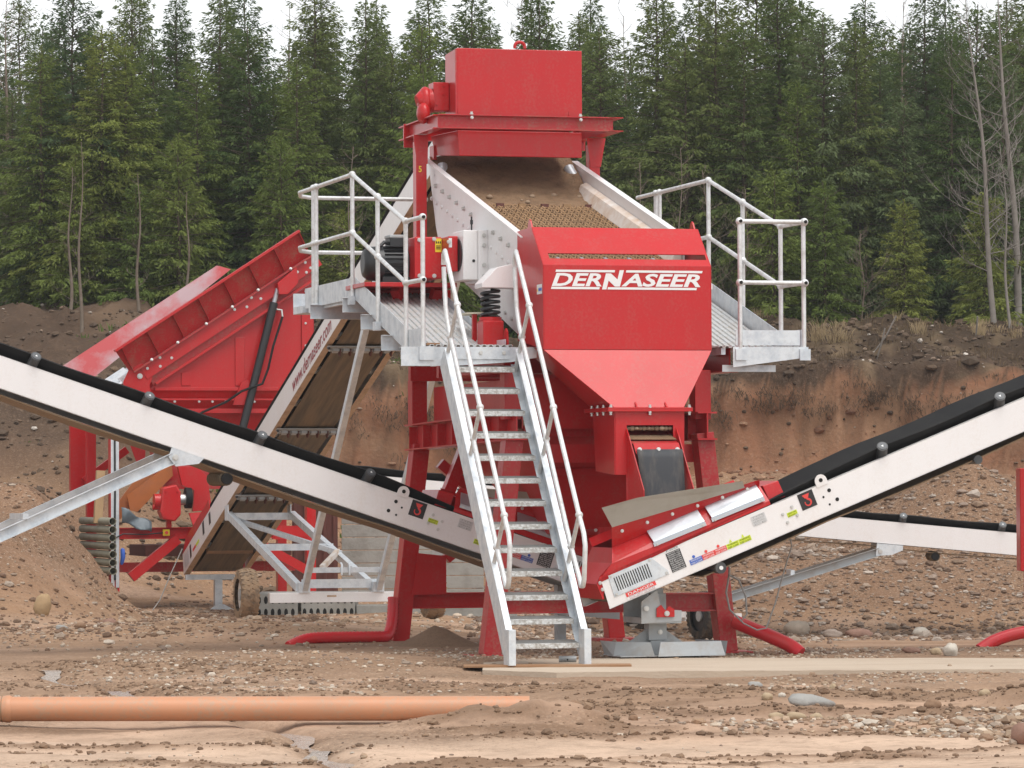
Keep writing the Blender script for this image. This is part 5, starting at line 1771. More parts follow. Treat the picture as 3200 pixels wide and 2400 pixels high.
# ram
rm = MB().prism([gp_(2.28, -.02, -.06), gp_(2.62, .02, -.06), gp_(2.52, -.17, -.06), gp_(2.32, -.22, -.06), gp_(2.22, -.16, -.06)], (0, -.10, 0)).build('ram_bracket', RED, tg, .004)
MB().cyl((2.01, VF - .12, 4.18), (1.955, VF - .12, 3.97), .030, 12).build('ram_rod', BRIGHT, tg)
ra = MB().cyl((1.96, VF - .12, 3.99), (1.50, VF - .12, 2.20), .056, 16).build('hydraulic_ram', BLACK, fd)
MB().tube([(1.99, VF - .12, 3.90), (2.06, VF - .14, 3.89), (2.07, VF - .14, 3.80)], .014, 8).build('ram_fitting', ZINC, ra)
MB().tube([(2.07, VF - .14, 3.80), (2.0, VF - .17, 3.6), (1.93, VF - .19, 3.4), (1.86, VF - .20, 3.1), (1.78, VF - .20, 2.9), (1.66, VF - .20, 2.86), (1.50, VF - .18, 2.80), (1.30, VF - .16, 2.66), (.98, VF - .12, 2.52), (.8, VF - .1, 2.40)], .016, 8).build('ram_hose', RUBBER, ra)
MB().prism([(1.40, VF - .09, 2.62), (1.62, VF - .09, 2.62), (1.66, VF - .09, 2.86), (1.60, VF - .09, 2.96), (1.52, VF - .09, 2.92)], (0, .05, 0)).build('ram_anchor', RED, fd)
# posts and frame
for u, mt in ((-.19, RED), (2.475, RED)):
    for v in (VF + .02, 20.45):
        MB().bar((u, v, -.30), (u, v, 2.84), .125, .14, up=(0, 1, 0)).build('post', mt, fd, .004)
for k in range(2):
    MB().box((-.24 + .062 * k, VF - .062, .2), (-.195 + .062 * k, VF - .050, 2.70)).build('cable_tray', GALV, fd)
MB().tube([(-.19, VF - .065, 2.6), (-.188, VF - .07, 1.5), (-.192, VF - .07, .9), (-.19, VF - .07, .3)], .014, 6).build('tray_cable', BLACK, fd)
MB().ibeam((-.13, VF, .915), (2.42, VF, .915), .12, .15, .012).build('frame_beam', RED, fd)
MB().bar((-.10, VF + .8, .45), (2.42, VF + .8, .45), .12, .13).build('frame_beam', RED_DUSTY, fd)
MB().bar((.03, VF - .02, .33), (.66, VF - .02, .84), .12, .13).build('frame_brace', RED, fd)
MB().bar((1.62, VF - .02, .84), (2.42, VF - .02, .40), .10, .12).build('frame_brace', RED, fd)
for u in (2.42,):
    MB().box((1.95, VF - .06, .82), (u, VF + .04, 1.0)).build('frame_knee', RED, fd)
mb = MB()
mb.box((.50, VF - .075, .90), (.605, VF - .065, 1.0))
es = MB().box((.45, VF - .10, .88), (.54, VF - .06, .965)).build('emergency_stop', YELLOW, fd, .004)
MB().cyl((.495, VF - .10, .922), (.495, VF - .125, .922), .022, 14).build('stop_button', STRED, es)
MB().tube([(.45, VF - .08, .92), (.2, VF - .085, .90), (-.08, VF - .08, .91), (-.18, VF - .08, .86)], .010, 6).build('stop_cable', BLACK, es)
# wing leg on the left and its strut
MB().prism([(-.40, 20.9, 2.42), (-.12, 20.9, 2.42), (-.20, 20.9, 1.55), (-.40, 20.9, 1.45)], (0, .12, 0)).build('wing_leg', RED, fd)
MB().bar((-.22, 20.85, 1.62), (.38, 20.85, 2.05), .1, .1).build('wing_strut', RED, fd)
MB().prism([(.02, VF + .5, 2.35), (.34, VF + .5, 2.35), (.30, VF + .5, 1.6)], (0, .02, 0)).build('side_gusset', RED, fd)
MB().bar((-.12, VF + .3, 1.15), (.60, VF + .3, 2.1), .05, .16, up=(-.8, 0, .6)).build('chute_edge', ORANGE, fd)
MB().prism([(.02, VF + .2, 1.42), (.62, VF + .2, 1.86), (.64, VF + .2, 1.68), (.16, VF + .2, 1.20), (.06, VF + .2, 1.22)], (0, .012, 0)).build('orange_guard', ORANGE, fd)
# drive
dv = MB()
dv.prism([(.42, VF - .28, 1.52), (.60, VF - .28, 1.56), (.66, VF - .28, 1.46), (.66, VF - .28, 1.16), (.58, VF - .28, 1.07), (.42, VF - .28, 1.10), (.38, VF - .28, 1.2)], (0, .25, 0))
dvo = dv.build('gearbox', RED, fd, .02)
MB().cyl((.42, VF - .14, 1.34), (.32, VF - .14, 1.34), .10, 18).build('gear_cover', RED, dvo)
MB().cyl((.42, VF - .16, 1.26), (.30, VF - .16, 1.26), .035, 12).build('input_shaft', RED, dvo)
MB().cyl((.62, VF - .14, 1.36), (.74, VF - .14, 1.36), .075, 18).build('coupling', ZINC, dvo)
MB().cyl((.74, VF - .14, 1.38), (.82, VF - .14, 1.38), .14, 22).build('drive_drum', RUBBER, fd)
bolts(dvo, [(.46, VF - .28, 1.47), (.61, VF - .28, 1.47), (.61, VF - .28, 1.14), (.45, VF - .28, 1.15)], (0, -1, 0), .011, .014, RED)
MB().prism([(.66, VF - .05, 1.80), (.92, VF - .05, 1.80), (1.06, VF - .05, 1.66), (1.12, VF - .05, 1.22), (.86, VF - .05, 1.20), (.88, VF - .05, 1.48), (.72, VF - .05, 1.55)], (0, .10, 0)).build('head_plate', RED, fd, .004)
MB().box((.50, VF - .12, .99), (.56, VF - .02, 1.2)).build('gearbox_bracket', RED, fd)
MB().prism([(.78, VF - .2, 1.18), (1.06, VF - .3, 1.20), (.98, VF - .3, .98), (.86, VF - .3, .90)], (0, .05, 0)).build('drip_plate', RED, fd)
MB().box((.30, VF + .4, .6), (2.3, 20.2, .75)).build('belt_pan', RUST, fd)
MB().box((.55, VF + .3, 1.5), (2.3, 20.1, 1.86)).build('feeder_trough', RED_DUSTY, fd)
# plastic sheet draped over the frame, blue part
ts = thing('plastic_sheet', 'crumpled grey plastic sheet hung on the red frame beside the earth heap', 'sheet', (.08, VF - .1, .95))
vv, ff = [], []
for j in range(9):
    for i in range(9):
        a, b = i / 8, j / 8
        vv.append((-.11 + .40 * a, VF - .10 - .04 * math.sin(a * 7 + b * 3) - .03 * b, 1.26 - .20 * b - .20 * a * (1 - .3 * b) + .02 * math.sin(a * 9 + b * 6)))
for j in range(8):
    for i in range(8):
        ff.append((j * 9 + i, j * 9 + i + 1, (j + 1) * 9 + i + 1, (j + 1) * 9 + i))
so_ = MB().add(vv, ff, True).build('sheet_folds', TARP, ts)
so_.modifiers.new('th', 'SOLIDIFY').thickness = .006
bt = thing('blue_can', 'blue plastic can hanging beside the left post of the red feeder', 'can', (-.10, VF - .09, .5))
MB().tube([(-.105, VF - .08, .50), (-.10, VF - .08, .53), (-.085, VF - .08, .60), (-.09, VF - .08, .70), (-.10, VF - .08, .72)], .03, 12, radii=[.012, .026, .032, .03, .012]).build('can_body', BLUE, bt)
# stacked pipes holding the earth beside the feeder
for k in range(7):
    z = 1.08 - .108 * k
    pp = thing('stacked_pipe', ('topmost' if k == 0 else 'lowest' if k == 6 else ['', 'second', 'third', 'fourth', 'fifth', 'sixth'][k]) + (' ' if k in (0, 6) else ' from the top ') + 'of the grey pipes stacked beside the left post of the feeder', 'pipe', (-.34, 18.0, z), group='pipes stacked beside the feeder')
    mb = MB()
    mb.tube([(-.335, 17.75 + .05 * rnd.random(), z), (-.40, 19.9, z)], .050, 18, caps=False)
    po = mb.build('pipe_wall', GREYPIPE, pp)
    po.modifiers.new('th', 'SOLIDIFY').thickness = .006
    MB().cyl((-.345, 18.1, z), (-.346, 18.12, z), .047, 16).build('pipe_inside', DARKHOLE, pp)
tb_ = thing('timber_post', 'pale square timber post leaning behind the stacked pipes', 'timber', (-.36, 18.9, 1.1))
MB().bar((-.40, 18.6, 1.05), (-.36, 18.6, 1.75), .11, .10, up=(0, 1, 0)).build('post_wood', material('pale_timber', (.45, .30, .16), .8, col2=(.3, .2, .12), amt=.6), tb_, .004)

# ------------------------------------------------------------------ concrete pieces behind the plant
wall = thing('board_wall', 'grey wall of weathered horizontal boards behind the white conveyor axle', 'wall', (-1.1, 57.2, -.2), 'W')
for k in range(9):
    z = -.12 + k * .185
    for j in range(2):
        x0 = -2.45 + j * 1.02
        MB().box((x0, 57.0 + .012 * rnd.random(), z), (x0 + 1.01, 57.12, z + .175)).build('board', CONC, wall, .006)
rp_ = thing('rusty_plate', 'dark rusty steel plate standing left of the grey board wall', 'plate', (-2.8, 56.9, -.2), 'W')
mb = MB().box((-3.15, 56.85, -.2), (-2.50, 56.90, 1.5))
for k in range(5):
    mb.box((-3.12 + k * .14, 56.82, -.2), (-3.08 + k * .14, 56.85, 1.45))
mb.build('ribbed_sheet', RUST, rp_)
for i, (x0, x1, y0, lab) in enumerate(((-3.25, -2.72, 50.3, 'left of two grey hollow-core slabs lying behind the white axle'), (-2.68, -2.0, 50.35, 'right of two grey hollow-core slabs lying behind the white axle'))):
    hc = thing('hollow_slab', lab, 'concrete slab', ((x0 + x1) / 2, y0 + .5, -.14), 'W', group='hollow-core slabs')
    hb = MB().box((x0, y0, -.16), (x1, y0 + 1.2, .17)).build('slab_body', CONC, hc, .008)
    n = int((x1 - x0) / .085)
    for k in range(n):
        x = x0 + .045 + k * .085
        for z0_ in (-.11, .045):
            pts = [(x + .024 * math.cos(a), y0 - .002, z0_ + .045 + .05 * math.sin(a)) for a in np.linspace(0, 2 * math.pi, 11)[:-1]]
            MB().prism(pts, (0, .06, 0)).build('core_hole', DARKHOLE, hb)
gl = thing('grey_beam', 'pale grey concrete beam lying behind the left front leg', 'beam', (-1.0, 50.6, -.1), 'W')
MB().box((-1.98, 50.4, -.17), (.05, 50.7, .02)).build('beam_body', CONC, gl, .01)

# ------------------------------------------------------------------ hoses, cables, pipes on the ground
def hose(name, label, pts, r, mat, ribs=0, inner=True):
    t = thing(name, label, 'hose', tuple(pts[0]), 'W')
    P = []
    n = len(pts)
    for i in range(n - 1):                      # Catmull-Rom
        p0, p1, p2, p3 = (Vector(pts[max(i - 1, 0)]), Vector(pts[i]), Vector(pts[i + 1]), Vector(pts[min(i + 2, n - 1)]))
        for k in range(12):
            s = k / 12
            P.append(.5 * ((2 * p1) + (p2 - p0) * s + (2 * p0 - 5 * p1 + 4 * p2 - p3) * s * s + (3 * p1 - p0 - 3 * p2 + p3) * s ** 3))
    P.append(Vector(pts[-1]))
    if ribs:
        L = sum((P[i + 1] - P[i]).length for i in range(len(P) - 1))
        m = int(L / ribs) * 2
        Q, acc, i = [], 0.0, 0
        for k in range(m + 1):
            d = L * k / m
            while i < len(P) - 2 and acc + (P[i + 1] - P[i]).length < d:
                acc += (P[i + 1] - P[i]).length
                i += 1
            f = min(1, (d - acc) / max(1e-6, (P[i + 1] - P[i]).length))
            Q.append(P[i].lerp(P[i + 1], f))
        MB().tube(Q, r, 16, radii=[r * (1.0 if k % 2 else .90) for k in range(len(Q))]).build('hose_body', mat, t)
    else:
        MB().tube(P, r, 16).build('hose_body', mat, t)
    if inner:
        d = (Vector(pts[0]) - P[1]).normalized()
        MB().cyl(Vector(pts[0]) + d * .001, Vector(pts[0]) + d * .004, r * .86, 16).build('hose_mouth', DARKHOLE, t)
    return t


hz = lambda x, y, dz: (x, y, gz(x, y) + dz)
hose('corrugated_hose', 'red corrugated hose on the ground left of the plant, bent up a leg',
     [tuple(MW(-.055, 3.36, .44)), tuple(MW(-.075, 3.33, .22)), tuple(MW(-.14, 3.24, .08)), (-1.30, 38.0, gz(-1.3, 38.0) + .05), (-1.60, 37.9, gz(-1.6, 37.9) + .05), (-1.93, 37.75, gz(-1.93, 37.75) + .045), (-2.12, 37.6, gz(-2.12, 37.6) - .02)], .056, HOSE, ribs=.036, inner=False)
hose('red_hose', 'smooth red hose with open end beside the right front leg', [(1.955, 35.35, .285), (2.10, 35.3, .225), (2.28, 35.25, .15), (2.44, 35.2, .075), (2.53, 35.15, .005)], .062, HOSE)
hose('red_hose', 'red hose coming out of the ground at the right edge, by the red post', [hz(4.28, 36.6, -.03), hz(4.42, 36.65, .05), hz(4.62, 36.7, .11), hz(4.9, 36.75, .15)], .058, HOSE, inner=False)
cb_ = thing('grey_cable', 'thin grey cable looped beside the right front leg and hanging from the conveyor', 'cable', (1.98, 35.2, .3), 'W')
mb = MB()
mb.tube([(1.90, 35.0, 1.0), (1.90, 35.0, .72), (1.87, 34.98, .55), (1.90, 34.98, .40), (2.00, 34.98, .30), (2.05, 34.98, .36), (2.04, 34.98, .52), (1.98, 34.98, .66), (1.90, 34.98, .70)], .009, 8)
mb.tube([(1.90, 34.98, .40), (2.02, 34.99, .28), (2.14, 35.0, .22), (2.22, 35.0, .235), (2.30, 35.0, .45), (2.40, 35.0, .80), (2.45, 35.0, .95), (2.43, 35.0, 1.06)], .007, 8)
mb.build('cable_run', CABLE, cb_)
cb2 = thing('grey_cable', 'thin grey cable hanging from the tail of the feed conveyor to the ground', 'cable', tuple(MW(.55, 17.9, .0)), 'W')
q0, q1 = MW(.55, 17.6, .72), MW(.05, 17.6, -.12)
mb = MB()
mb.tube([q0, MW(.40, 17.6, .40), MW(.25, 17.6, .05), MW(.14, 17.6, -.10), MW(.0, 17.6, -.13), MW(-.15, 17.6, -.08), MW(-.25, 17.7, .0)], .008, 6)
mb.build('cable_run', CABLE, cb2)

pp = thing('plastic_pipe', 'long orange-brown plastic drain pipe lying across the foreground', 'pipe', (-2.0, 25.3, -.02), 'W')
PZ = .085
mb = MB()
mb.tube([(-9.5, 25.3, PZ), (-3.32, 25.3, PZ), (-3.20, 25.3, PZ), (.10, 25.3, PZ - .012)], .078, 36)
mb.build('pipe_body', PVC, pp)
mb = MB()
mb.tube([(-3.50, 25.3, PZ), (-3.235, 25.3, PZ), (-3.215, 25.3, PZ), (-3.195, 25.3, PZ), (-3.18, 25.3, PZ)], .085, 36, radii=[.0795, .082, .087, .087, .079])
mb.build('pipe_socket', PVC, pp)
MB().tube([(-3.243, 25.3 + .083 * math.cos(a), PZ + .083 * math.sin(a)) for a in np.linspace(0, 2 * math.pi, 33)[:-1]], .003, 6, closed=True).build('socket_seam', BELT_EDGE, pp)

# red machine at the right edge
rm_ = thing('red_machine', 'red steel post of another machine at the right edge of the picture', 'machine', (5.0, 38.3, -.1), 'W')
zt_ = 1.45 + (1538 - 1475) * 38.0 / 12442
MB().box((4.84, 38.0, .66), (5.6, 38.3, zt_)).build('column_box', RED, rm_, .008)
MB().box((4.90, 38.05, gz(5, 38.1) - .1), (5.4, 38.25, .66)).build('column_leg', RED, rm_, .005)

# ------------------------------------------------------------------ water in the run-off
def water_strip(name, y0, y1, w):
    ys = np.linspace(y0, y1, 60)
    vs, fs = [], []
    for y in ys:
        x = float(stream_x(np.array([y]))[0])
        z = gz(x, float(y)) + .03
        ww = w * (.7 + .6 * rnd.random())
        vs += [(x - ww, y, z), (x + ww, y, z)]
    for i in range(len(ys) - 1):
        fs.append((i * 2, i * 2 + 1, i * 2 + 3, i * 2 + 2))
    o = MB().add(vs, fs, True).build(name, WATER, None)
    o['kind'] = 'structure'


water_strip('water', 20.3, 25.0, .075)
water_strip('water', 26.4, 32.6, .07)

# ------------------------------------------------------------------ stones
PAL = np.array([(.50, .41, .32), (.40, .29, .20), (.30, .195, .125), (.34, .265, .205), (.25, .16, .105), (.54, .47, .39), (.36, .25, .17), (.28, .21, .165)])
_ph = (1 + 5 ** .5) / 2
ICO_V = np.array([(-1, _ph, 0), (1, _ph, 0), (-1, -_ph, 0), (1, -_ph, 0), (0, -1, _ph), (0, 1, _ph), (0, -1, -_ph), (0, 1, -_ph), (_ph, 0, -1), (_ph, 0, 1), (-_ph, 0, -1), (-_ph, 0, 1)]) / math.hypot(1, _ph)
ICO_F = np.array([(0, 11, 5), (0, 5, 1), (0, 1, 7), (0, 7, 10), (0, 10, 11), (1, 5, 9), (5, 11, 4), (11, 10, 2), (10, 7, 6), (7, 1, 8), (3, 9, 4), (3, 4, 2), (3, 2, 6), (3, 6, 8), (3, 8, 9), (4, 9, 5), (2, 4, 11), (6, 2, 10), (8, 6, 7), (9, 8, 1)])


def stones_obj(name, X, Y, rad, bright=1.0, sink=.25, pal=None):
    n = len(X)
    Z = ground_parts(X, Y)[0]
    sc = rad[:, None] * np.stack([nrs.uniform(.8, 1.5, n), nrs.uniform(.8, 1.3, n), nrs.uniform(.5, .9, n)], 1)
    a = nrs.uniform(0, 2 * np.pi, n)
    ca, sa = np.cos(a), np.sin(a)
    v = ICO_V[None] * sc[:, None, :] * nrs.uniform(.82, 1.15, (n, 12, 1))
    x = v[..., 0] * ca[:, None] - v[..., 1] * sa[:, None] + X[:, None]
    y = v[..., 0] * sa[:, None] + v[..., 1] * ca[:, None] + Y[:, None]
    z = v[..., 2] + (Z + sc[:, 2] * (1 - 2 * sink) * .6)[:, None]
    co = np.stack([x, y, z], -1).reshape(-1, 3)
    fc = (ICO_F[None] + (np.arange(n) * 12)[:, None, None]).reshape(-1, 3)
    me = bpy.data.meshes.new(name)
    me.vertices.add(len(co))
    me.vertices.foreach_set('co', co.astype(np.float32).ravel())
    me.loops.add(fc.size)
    me.loops.foreach_set('vertex_index', fc.astype(np.int32).ravel())
    me.polygons.add(len(fc))
    me.polygons.foreach_set('loop_start', np.arange(0, fc.size, 3, dtype=np.int32))
    me.polygons.foreach_set('loop_total', np.full(len(fc), 3, dtype=np.int32))
    me.polygons.foreach_set('use_smooth', np.zeros(len(fc), bool))
    me.update()
    P = PAL if pal is None else np.array(pal)
    c = P[nrs.randint(0, len(P), n)] * nrs.uniform(.75, 1.15, (n, 1)) * bright
    c = np.repeat(np.concatenate([c, np.ones((n, 1))], 1), 12, 0)
    at = me.color_attributes.new('col', 'FLOAT_COLOR', 'POINT')
    at.data.foreach_set('color', c.astype(np.float32).ravel())
    o = stuffobj(name, me, STONE)
    o['kind'] = 'stuff'
    return o


def lognorm(n, med, sg, hi):
    return np.minimum(med * np.exp(nrs.normal(0, sg, n)), hi)


def field(n, x0, x1, y0, y1, keep=None):
    X, Y = nrs.uniform(x0, x1, n), nrs.uniform(y0, y1, n)
    if keep is not None:
        m = keep(X, Y) > nrs.rand(n)
        X, Y = X[m], Y[m]
    return X, Y


# fine gravel round the slab and under the plant
X, Y = field(22000, -3.6, 5.2, 28.4, 36.5, lambda x, y: np.clip(.25 + 1.6 * fbm(x * .8 + 5, y * .5, 3), 0, 1) * (1 - .93 * ((x > -.3) & (y > 31.7) & (y < 34.0))))
stones_obj('gravel', X, Y, lognorm(len(X), .010, .45, .030))
# pale pebble bed, right foreground
X, Y = field(6500, .9, 4.2, 23.2, 27.2, lambda x, y: sst(0, .25, (x - .9) * .30 - abs(y - 24.9 + .2 * (x - 2.4)) * .42 + .22 * fbm(x, y, 2)))
stones_obj('pebbles', X, Y, lognorm(len(X), .0165, .42, .05), 1.05)
# sprinkled stones over the whole foreground
X, Y = field(5200, -4, 4.2, 19, 31, lambda x, y: np.clip(.12 + 1.2 * fbm(x * .9 + 15, y * .35, 3), 0.02, .9))
stones_obj('scattered_pebbles', X, Y, lognorm(len(X), .008, .5, .03))
# crumbs of soil in the ruts
X, Y = field(60000, -4.4, 4.6, 20, 33.5, lambda x, y: np.maximum(.5 * sst(.10, .36, fbm(x * .42 + 2, y * 1.25, 4)), .9 * ridge_mask(x, y)[0]))
stones_obj('soil_crumbs', X, Y, lognorm(len(X), .0075, .6, .036), 1.0, pal=[(.22, .14, .09), (.26, .17, .11), (.18, .112, .07)])
# spoil heap on the left
X, Y = field(7500, -7.2, -2.2, 38.5, 52, lambda x, y: .75)
stones_obj('heap_stones', X, Y, lognorm(len(X), .012, .55, .06), 1.0, pal=[(.33, .25, .185), (.22, .14, .09), (.18, .11, .07), (.42, .34, .27), (.17, .105, .068), (.2, .12, .08)])
# berm on the right
X, Y = field(20000, -.5, 7.2, 43.5, 60, lambda x, y: .45 + .5 * sst(49, 51.5, y))
stones_obj('berm_stones', X, Y, lognorm(len(X), .0165, .6, .09), .95, pal=[(.32, .24, .18), (.23, .155, .105), (.19, .12, .08), (.44, .37, .31), (.21, .14, .10), (.28, .21, .165)])
# bank face: white stones
X, Y = field(2600, -9, 9, 57, 69, lambda x, y: np.clip(.25 + 1.4 * fbm(x * .45 + 8, y * .5, 3), .05, 1))
stones_obj('bank_stones', X, Y, lognorm(len(X), .016, .5, .06), 1.0, sink=.1, pal=[(.42, .36, .30), (.30, .22, .16), (.55, .50, .44)])
# clods of topsoil above the cut, lumps of red subsoil below it
X = nrs.uniform(-4, 9.5, 2600)
Y = lip_y(X) + nrs.uniform(-.5, 5.0, 2600)
stones_obj('soil_clods', X, Y, lognorm(2600, .030, .6, .13), 1.0, sink=.4, pal=[(.07, .047, .031), (.10, .066, .043), (.13, .088, .058), (.085, .056, .037)])
X = nrs.uniform(-3.5, 9.5, 2200)
Y = lip_y(X) + nrs.uniform(-5.5, -.3, 2200)
stones_obj('subsoil_clods', X, Y, lognorm(2200, .022, .6, .10), 1.0, sink=.4, pal=[(.25, .125, .072), (.22, .105, .06), (.29, .17, .105), (.19, .095, .057)])
X = nrs.uniform(-10, -3.5, 1600)
Y = lip_y(X) + nrs.uniform(-7.0, 3.0, 1600)
stones_obj('slope_clods', X, Y, lognorm(1600, .028, .6, .11), 1.0, sink=.4, pal=[(.085, .056, .037), (.11, .073, .048), (.14, .093, .06)])
# ground between plant and bank
X, Y = field(6000, -5, 3, 36.5, 57, lambda x, y: .6)
stones_obj('yard_stones', X, Y, lognorm(len(X), .0135, .55, .06), 1.0)


def rock(label, x, y, r, col, sc=(1, 1, .7), rz=0.0, sink=.2, col2=None):
    t = nrs.randint(10 ** 6)
    g = np.random.RandomState(t)
    vs, fs = [], []
    n, m = 18, 11
    for i in range(m + 1):
        th = math.pi * i / m
        for k in range(n):
            a = 2 * math.pi * k / n
            d = np.array([math.sin(th) * math.cos(a), math.sin(th) * math.sin(a), math.cos(th)])
            q = 1 + .40 * float(fbm(np.array(d[0] * 1.7 + t % 50), np.array(d[1] * 1.7 + d[2] * 1.5 + 3), 3))
            q = q if th not in (0, math.pi) else 1
            vs.append(tuple(d * q * r * np.array(sc)))
    for i in range(m):
        for k in range(n):
            fs.append((i * n + k, (i + 1) * n + k, (i + 1) * n + (k + 1) % n, i * n + (k + 1) % n))
    mt = material('rock', col, .8, col2=col2 or tuple(.6 * c for c in col), amt=.6, scale=9, bump=.3, bscale=30, spec=.25)
    o = MB().add(vs, fs, True).build('rock', mt, None)
    o.location = (x, y, gz(x, y) + r * sc[2] * (1 - 2 * sink))
    o.rotation_euler = (.1, .1, rz)
    tag(o, label, 'rock')
    return o


def at_px(px, py, z=0.0):
    """ground position seen at a pixel of the photograph (used once to lay out loose rocks)"""
    k = (1.45 - z) * 12442 / (py - 1538 + .0052 * (px - 1600))
    return (px - 1600) * k / 12442, k


WHT, GRY, BRN, TAN, RDB = (.55, .50, .43), (.34, .33, .31), (.26, .16, .10), (.42, .32, .21), (.27, .16, .12)
ROCKS = [('rounded white boulder on the gravel at the right, beside the brown stone', 2962, 2052, .072, WHT, (1, .9, 1.0)),
         ('smaller cream stone leaning on the left of the rounded white boulder', 2918, 2048, .05, TAN, (1, .9, .75)),
         ('flat reddish brown stone left of the rounded white boulder', 2845, 2043, .066, RDB, (1.25, .8, .5)),
         ('flat grey angular rock on the pebble bed in the right foreground', 2522, 2217, .115, GRY, (1.35, .8, .42)),
         ('small grey stone above the flat grey angular rock', 2355, 2162, .045, GRY, (1.2, .8, .6)),
         ('small ochre stone right of the small grey stone, before the slab', 2597, 2158, .028, TAN, (1, .8, 1)),
         ('pale round stone on the brown soil bank at the far right', 3068, 2172, .04, TAN, (1, .9, .9)),
         ('brown rounded rock cut by the right edge in the foreground', 3198, 2300, .085, RDB, (1, .9, .9)),
         ('brown stone on the pebble bed, near the right edge', 2905, 2222, .05, BRN, (1.1, .9, .8)),
         ('brown earthy clod below the slab, left of the flat grey rock', 1790, 2222, .05, BRN, (1, .9, .6)),
         ('dark brown small stone beside the earthy clod', 1973, 2238, .032, BRN, (1, .9, .8)),
         ('tan stone in front of the pebble bed, under the flat grey rock', 2480, 2245, .055, TAN, (1.2, .8, .6)),
         ('ochre stone right of the tan one under the flat grey rock', 2545, 2243, .045, TAN, (1.1, .8, .6)),
         ('pale stone at the left end of the row under the flat grey rock', 2420, 2240, .05, TAN, (1.2, .8, .6)),
         ('white egg-shaped stone on the pebble bed at its left end', 2437, 2188, .026, WHT, (1, .9, .8)),
         ('cream stone left of the white egg-shaped one', 2392, 2192, .038, TAN, (1, .9, .8))]
for lab, px, py, r, c, scl in ROCKS:
    x, y = at_px(px, py)
    rock(lab, x, y, r, c, scl, rz=rnd.uniform(-.6, .6))
rock('long tan rock lying on the slope of the earth heap at the left', -5.15, 43.6, .12, (.40, .28, .16), (.75, .6, 1.25), .5, .25)
rock('brown stone low on the earth heap, right of the long tan rock', -4.35, 43.0, .075, RDB, (1.1, .8, .7))
rock('grey stone at the foot of the earth heap', -4.6, 40.6, .05, GRY, (1.3, .8, .6))
rock('brown stone beside the grey stone at the foot of the heap', -4.4, 40.55, .055, BRN, (1, .9, .7))
rock('large whitish boulder on the stony berm above the red hose', 3.62, 50.8, .145, (.50, .42, .34), (1.1, .8, .75), .3)
rock('white boulder at the foot of the stony berm, far right', 5.15, 50.4, .10, WHT, (1.1, .8, .7))
rock('wide brown boulder at the foot of the stony berm', 4.35, 50.0, .12, RDB, (1.4, .9, .6))
rock('grey brown stone left of the wide brown boulder', 4.0, 49.9, .10, (.30, .24, .20), (1.2, .9, .6))
rock('reddish stone beside the grey jack foot, left', -3.15, 51.9, .10, RDB, (1.2, .9, .7))
rock('tan stone below the reddish stone by the jack foot', -3.35, 51.0, .08, TAN, (1.2, .9, .7))

# small cone of washed sand behind the stairs
mb = MB()
n = 28
vs, fs = [(-.02, 0, .17)], []
for j, (rr, zz) in enumerate(((.10, .13), (.22, .06), (.36, .0), (.5, -.05))):
    for k in range(n):
        a = 2 * math.pi * k / n
        q = rr * (1 + .12 * float(vnoise(np.array(k * .45), np.array(j * 1.7))))
        vs.append((q * math.cos(a), q * math.sin(a) * .8, zz + .02 * float(vnoise(np.array(k * .9), np.array(j + 4.0)))))
for k in range(n):
    fs.append((0, 1 + k, 1 + (k + 1) % n))
    for j in range(3):
        a, b = 1 + j * n, 1 + (j + 1) * n
        fs.append((a + k, b + k, b + (k + 1) % n, a + (k + 1) % n))
sh = mb.add(vs, fs, True).build('sand_heap', material('washed_sand', (.30, .20, .135), .95, col2=(.22, .15, .10), amt=.7, scale=30, bump=.6, bscale=90, spec=.1), None)
sh.location = (-.72, 37.4, gz(-.72, 37.4) + .02)
tag(sh, 'small brown cone of washed sand under the plant, left of the stairs', 'sand heap')

# ------------------------------------------------------------------ trees
def raw_mesh(name, co, fc, smooth=False):
    me = bpy.data.meshes.new(name)
    k = fc.shape[1]
    me.vertices.add(len(co))
    me.vertices.foreach_set('co', co.astype(np.float32).ravel())
    me.loops.add(fc.size)
    me.loops.foreach_set('vertex_index', fc.astype(np.int32).ravel())
    me.polygons.add(len(fc))
    me.polygons.foreach_set('loop_start', np.arange(0, fc.size, k, dtype=np.int32))
    me.polygons.foreach_set('loop_total', np.full(len(fc), k, dtype=np.int32))
    me.polygons.foreach_set('use_smooth', np.full(len(fc), smooth, bool))
    me.update()
    return me


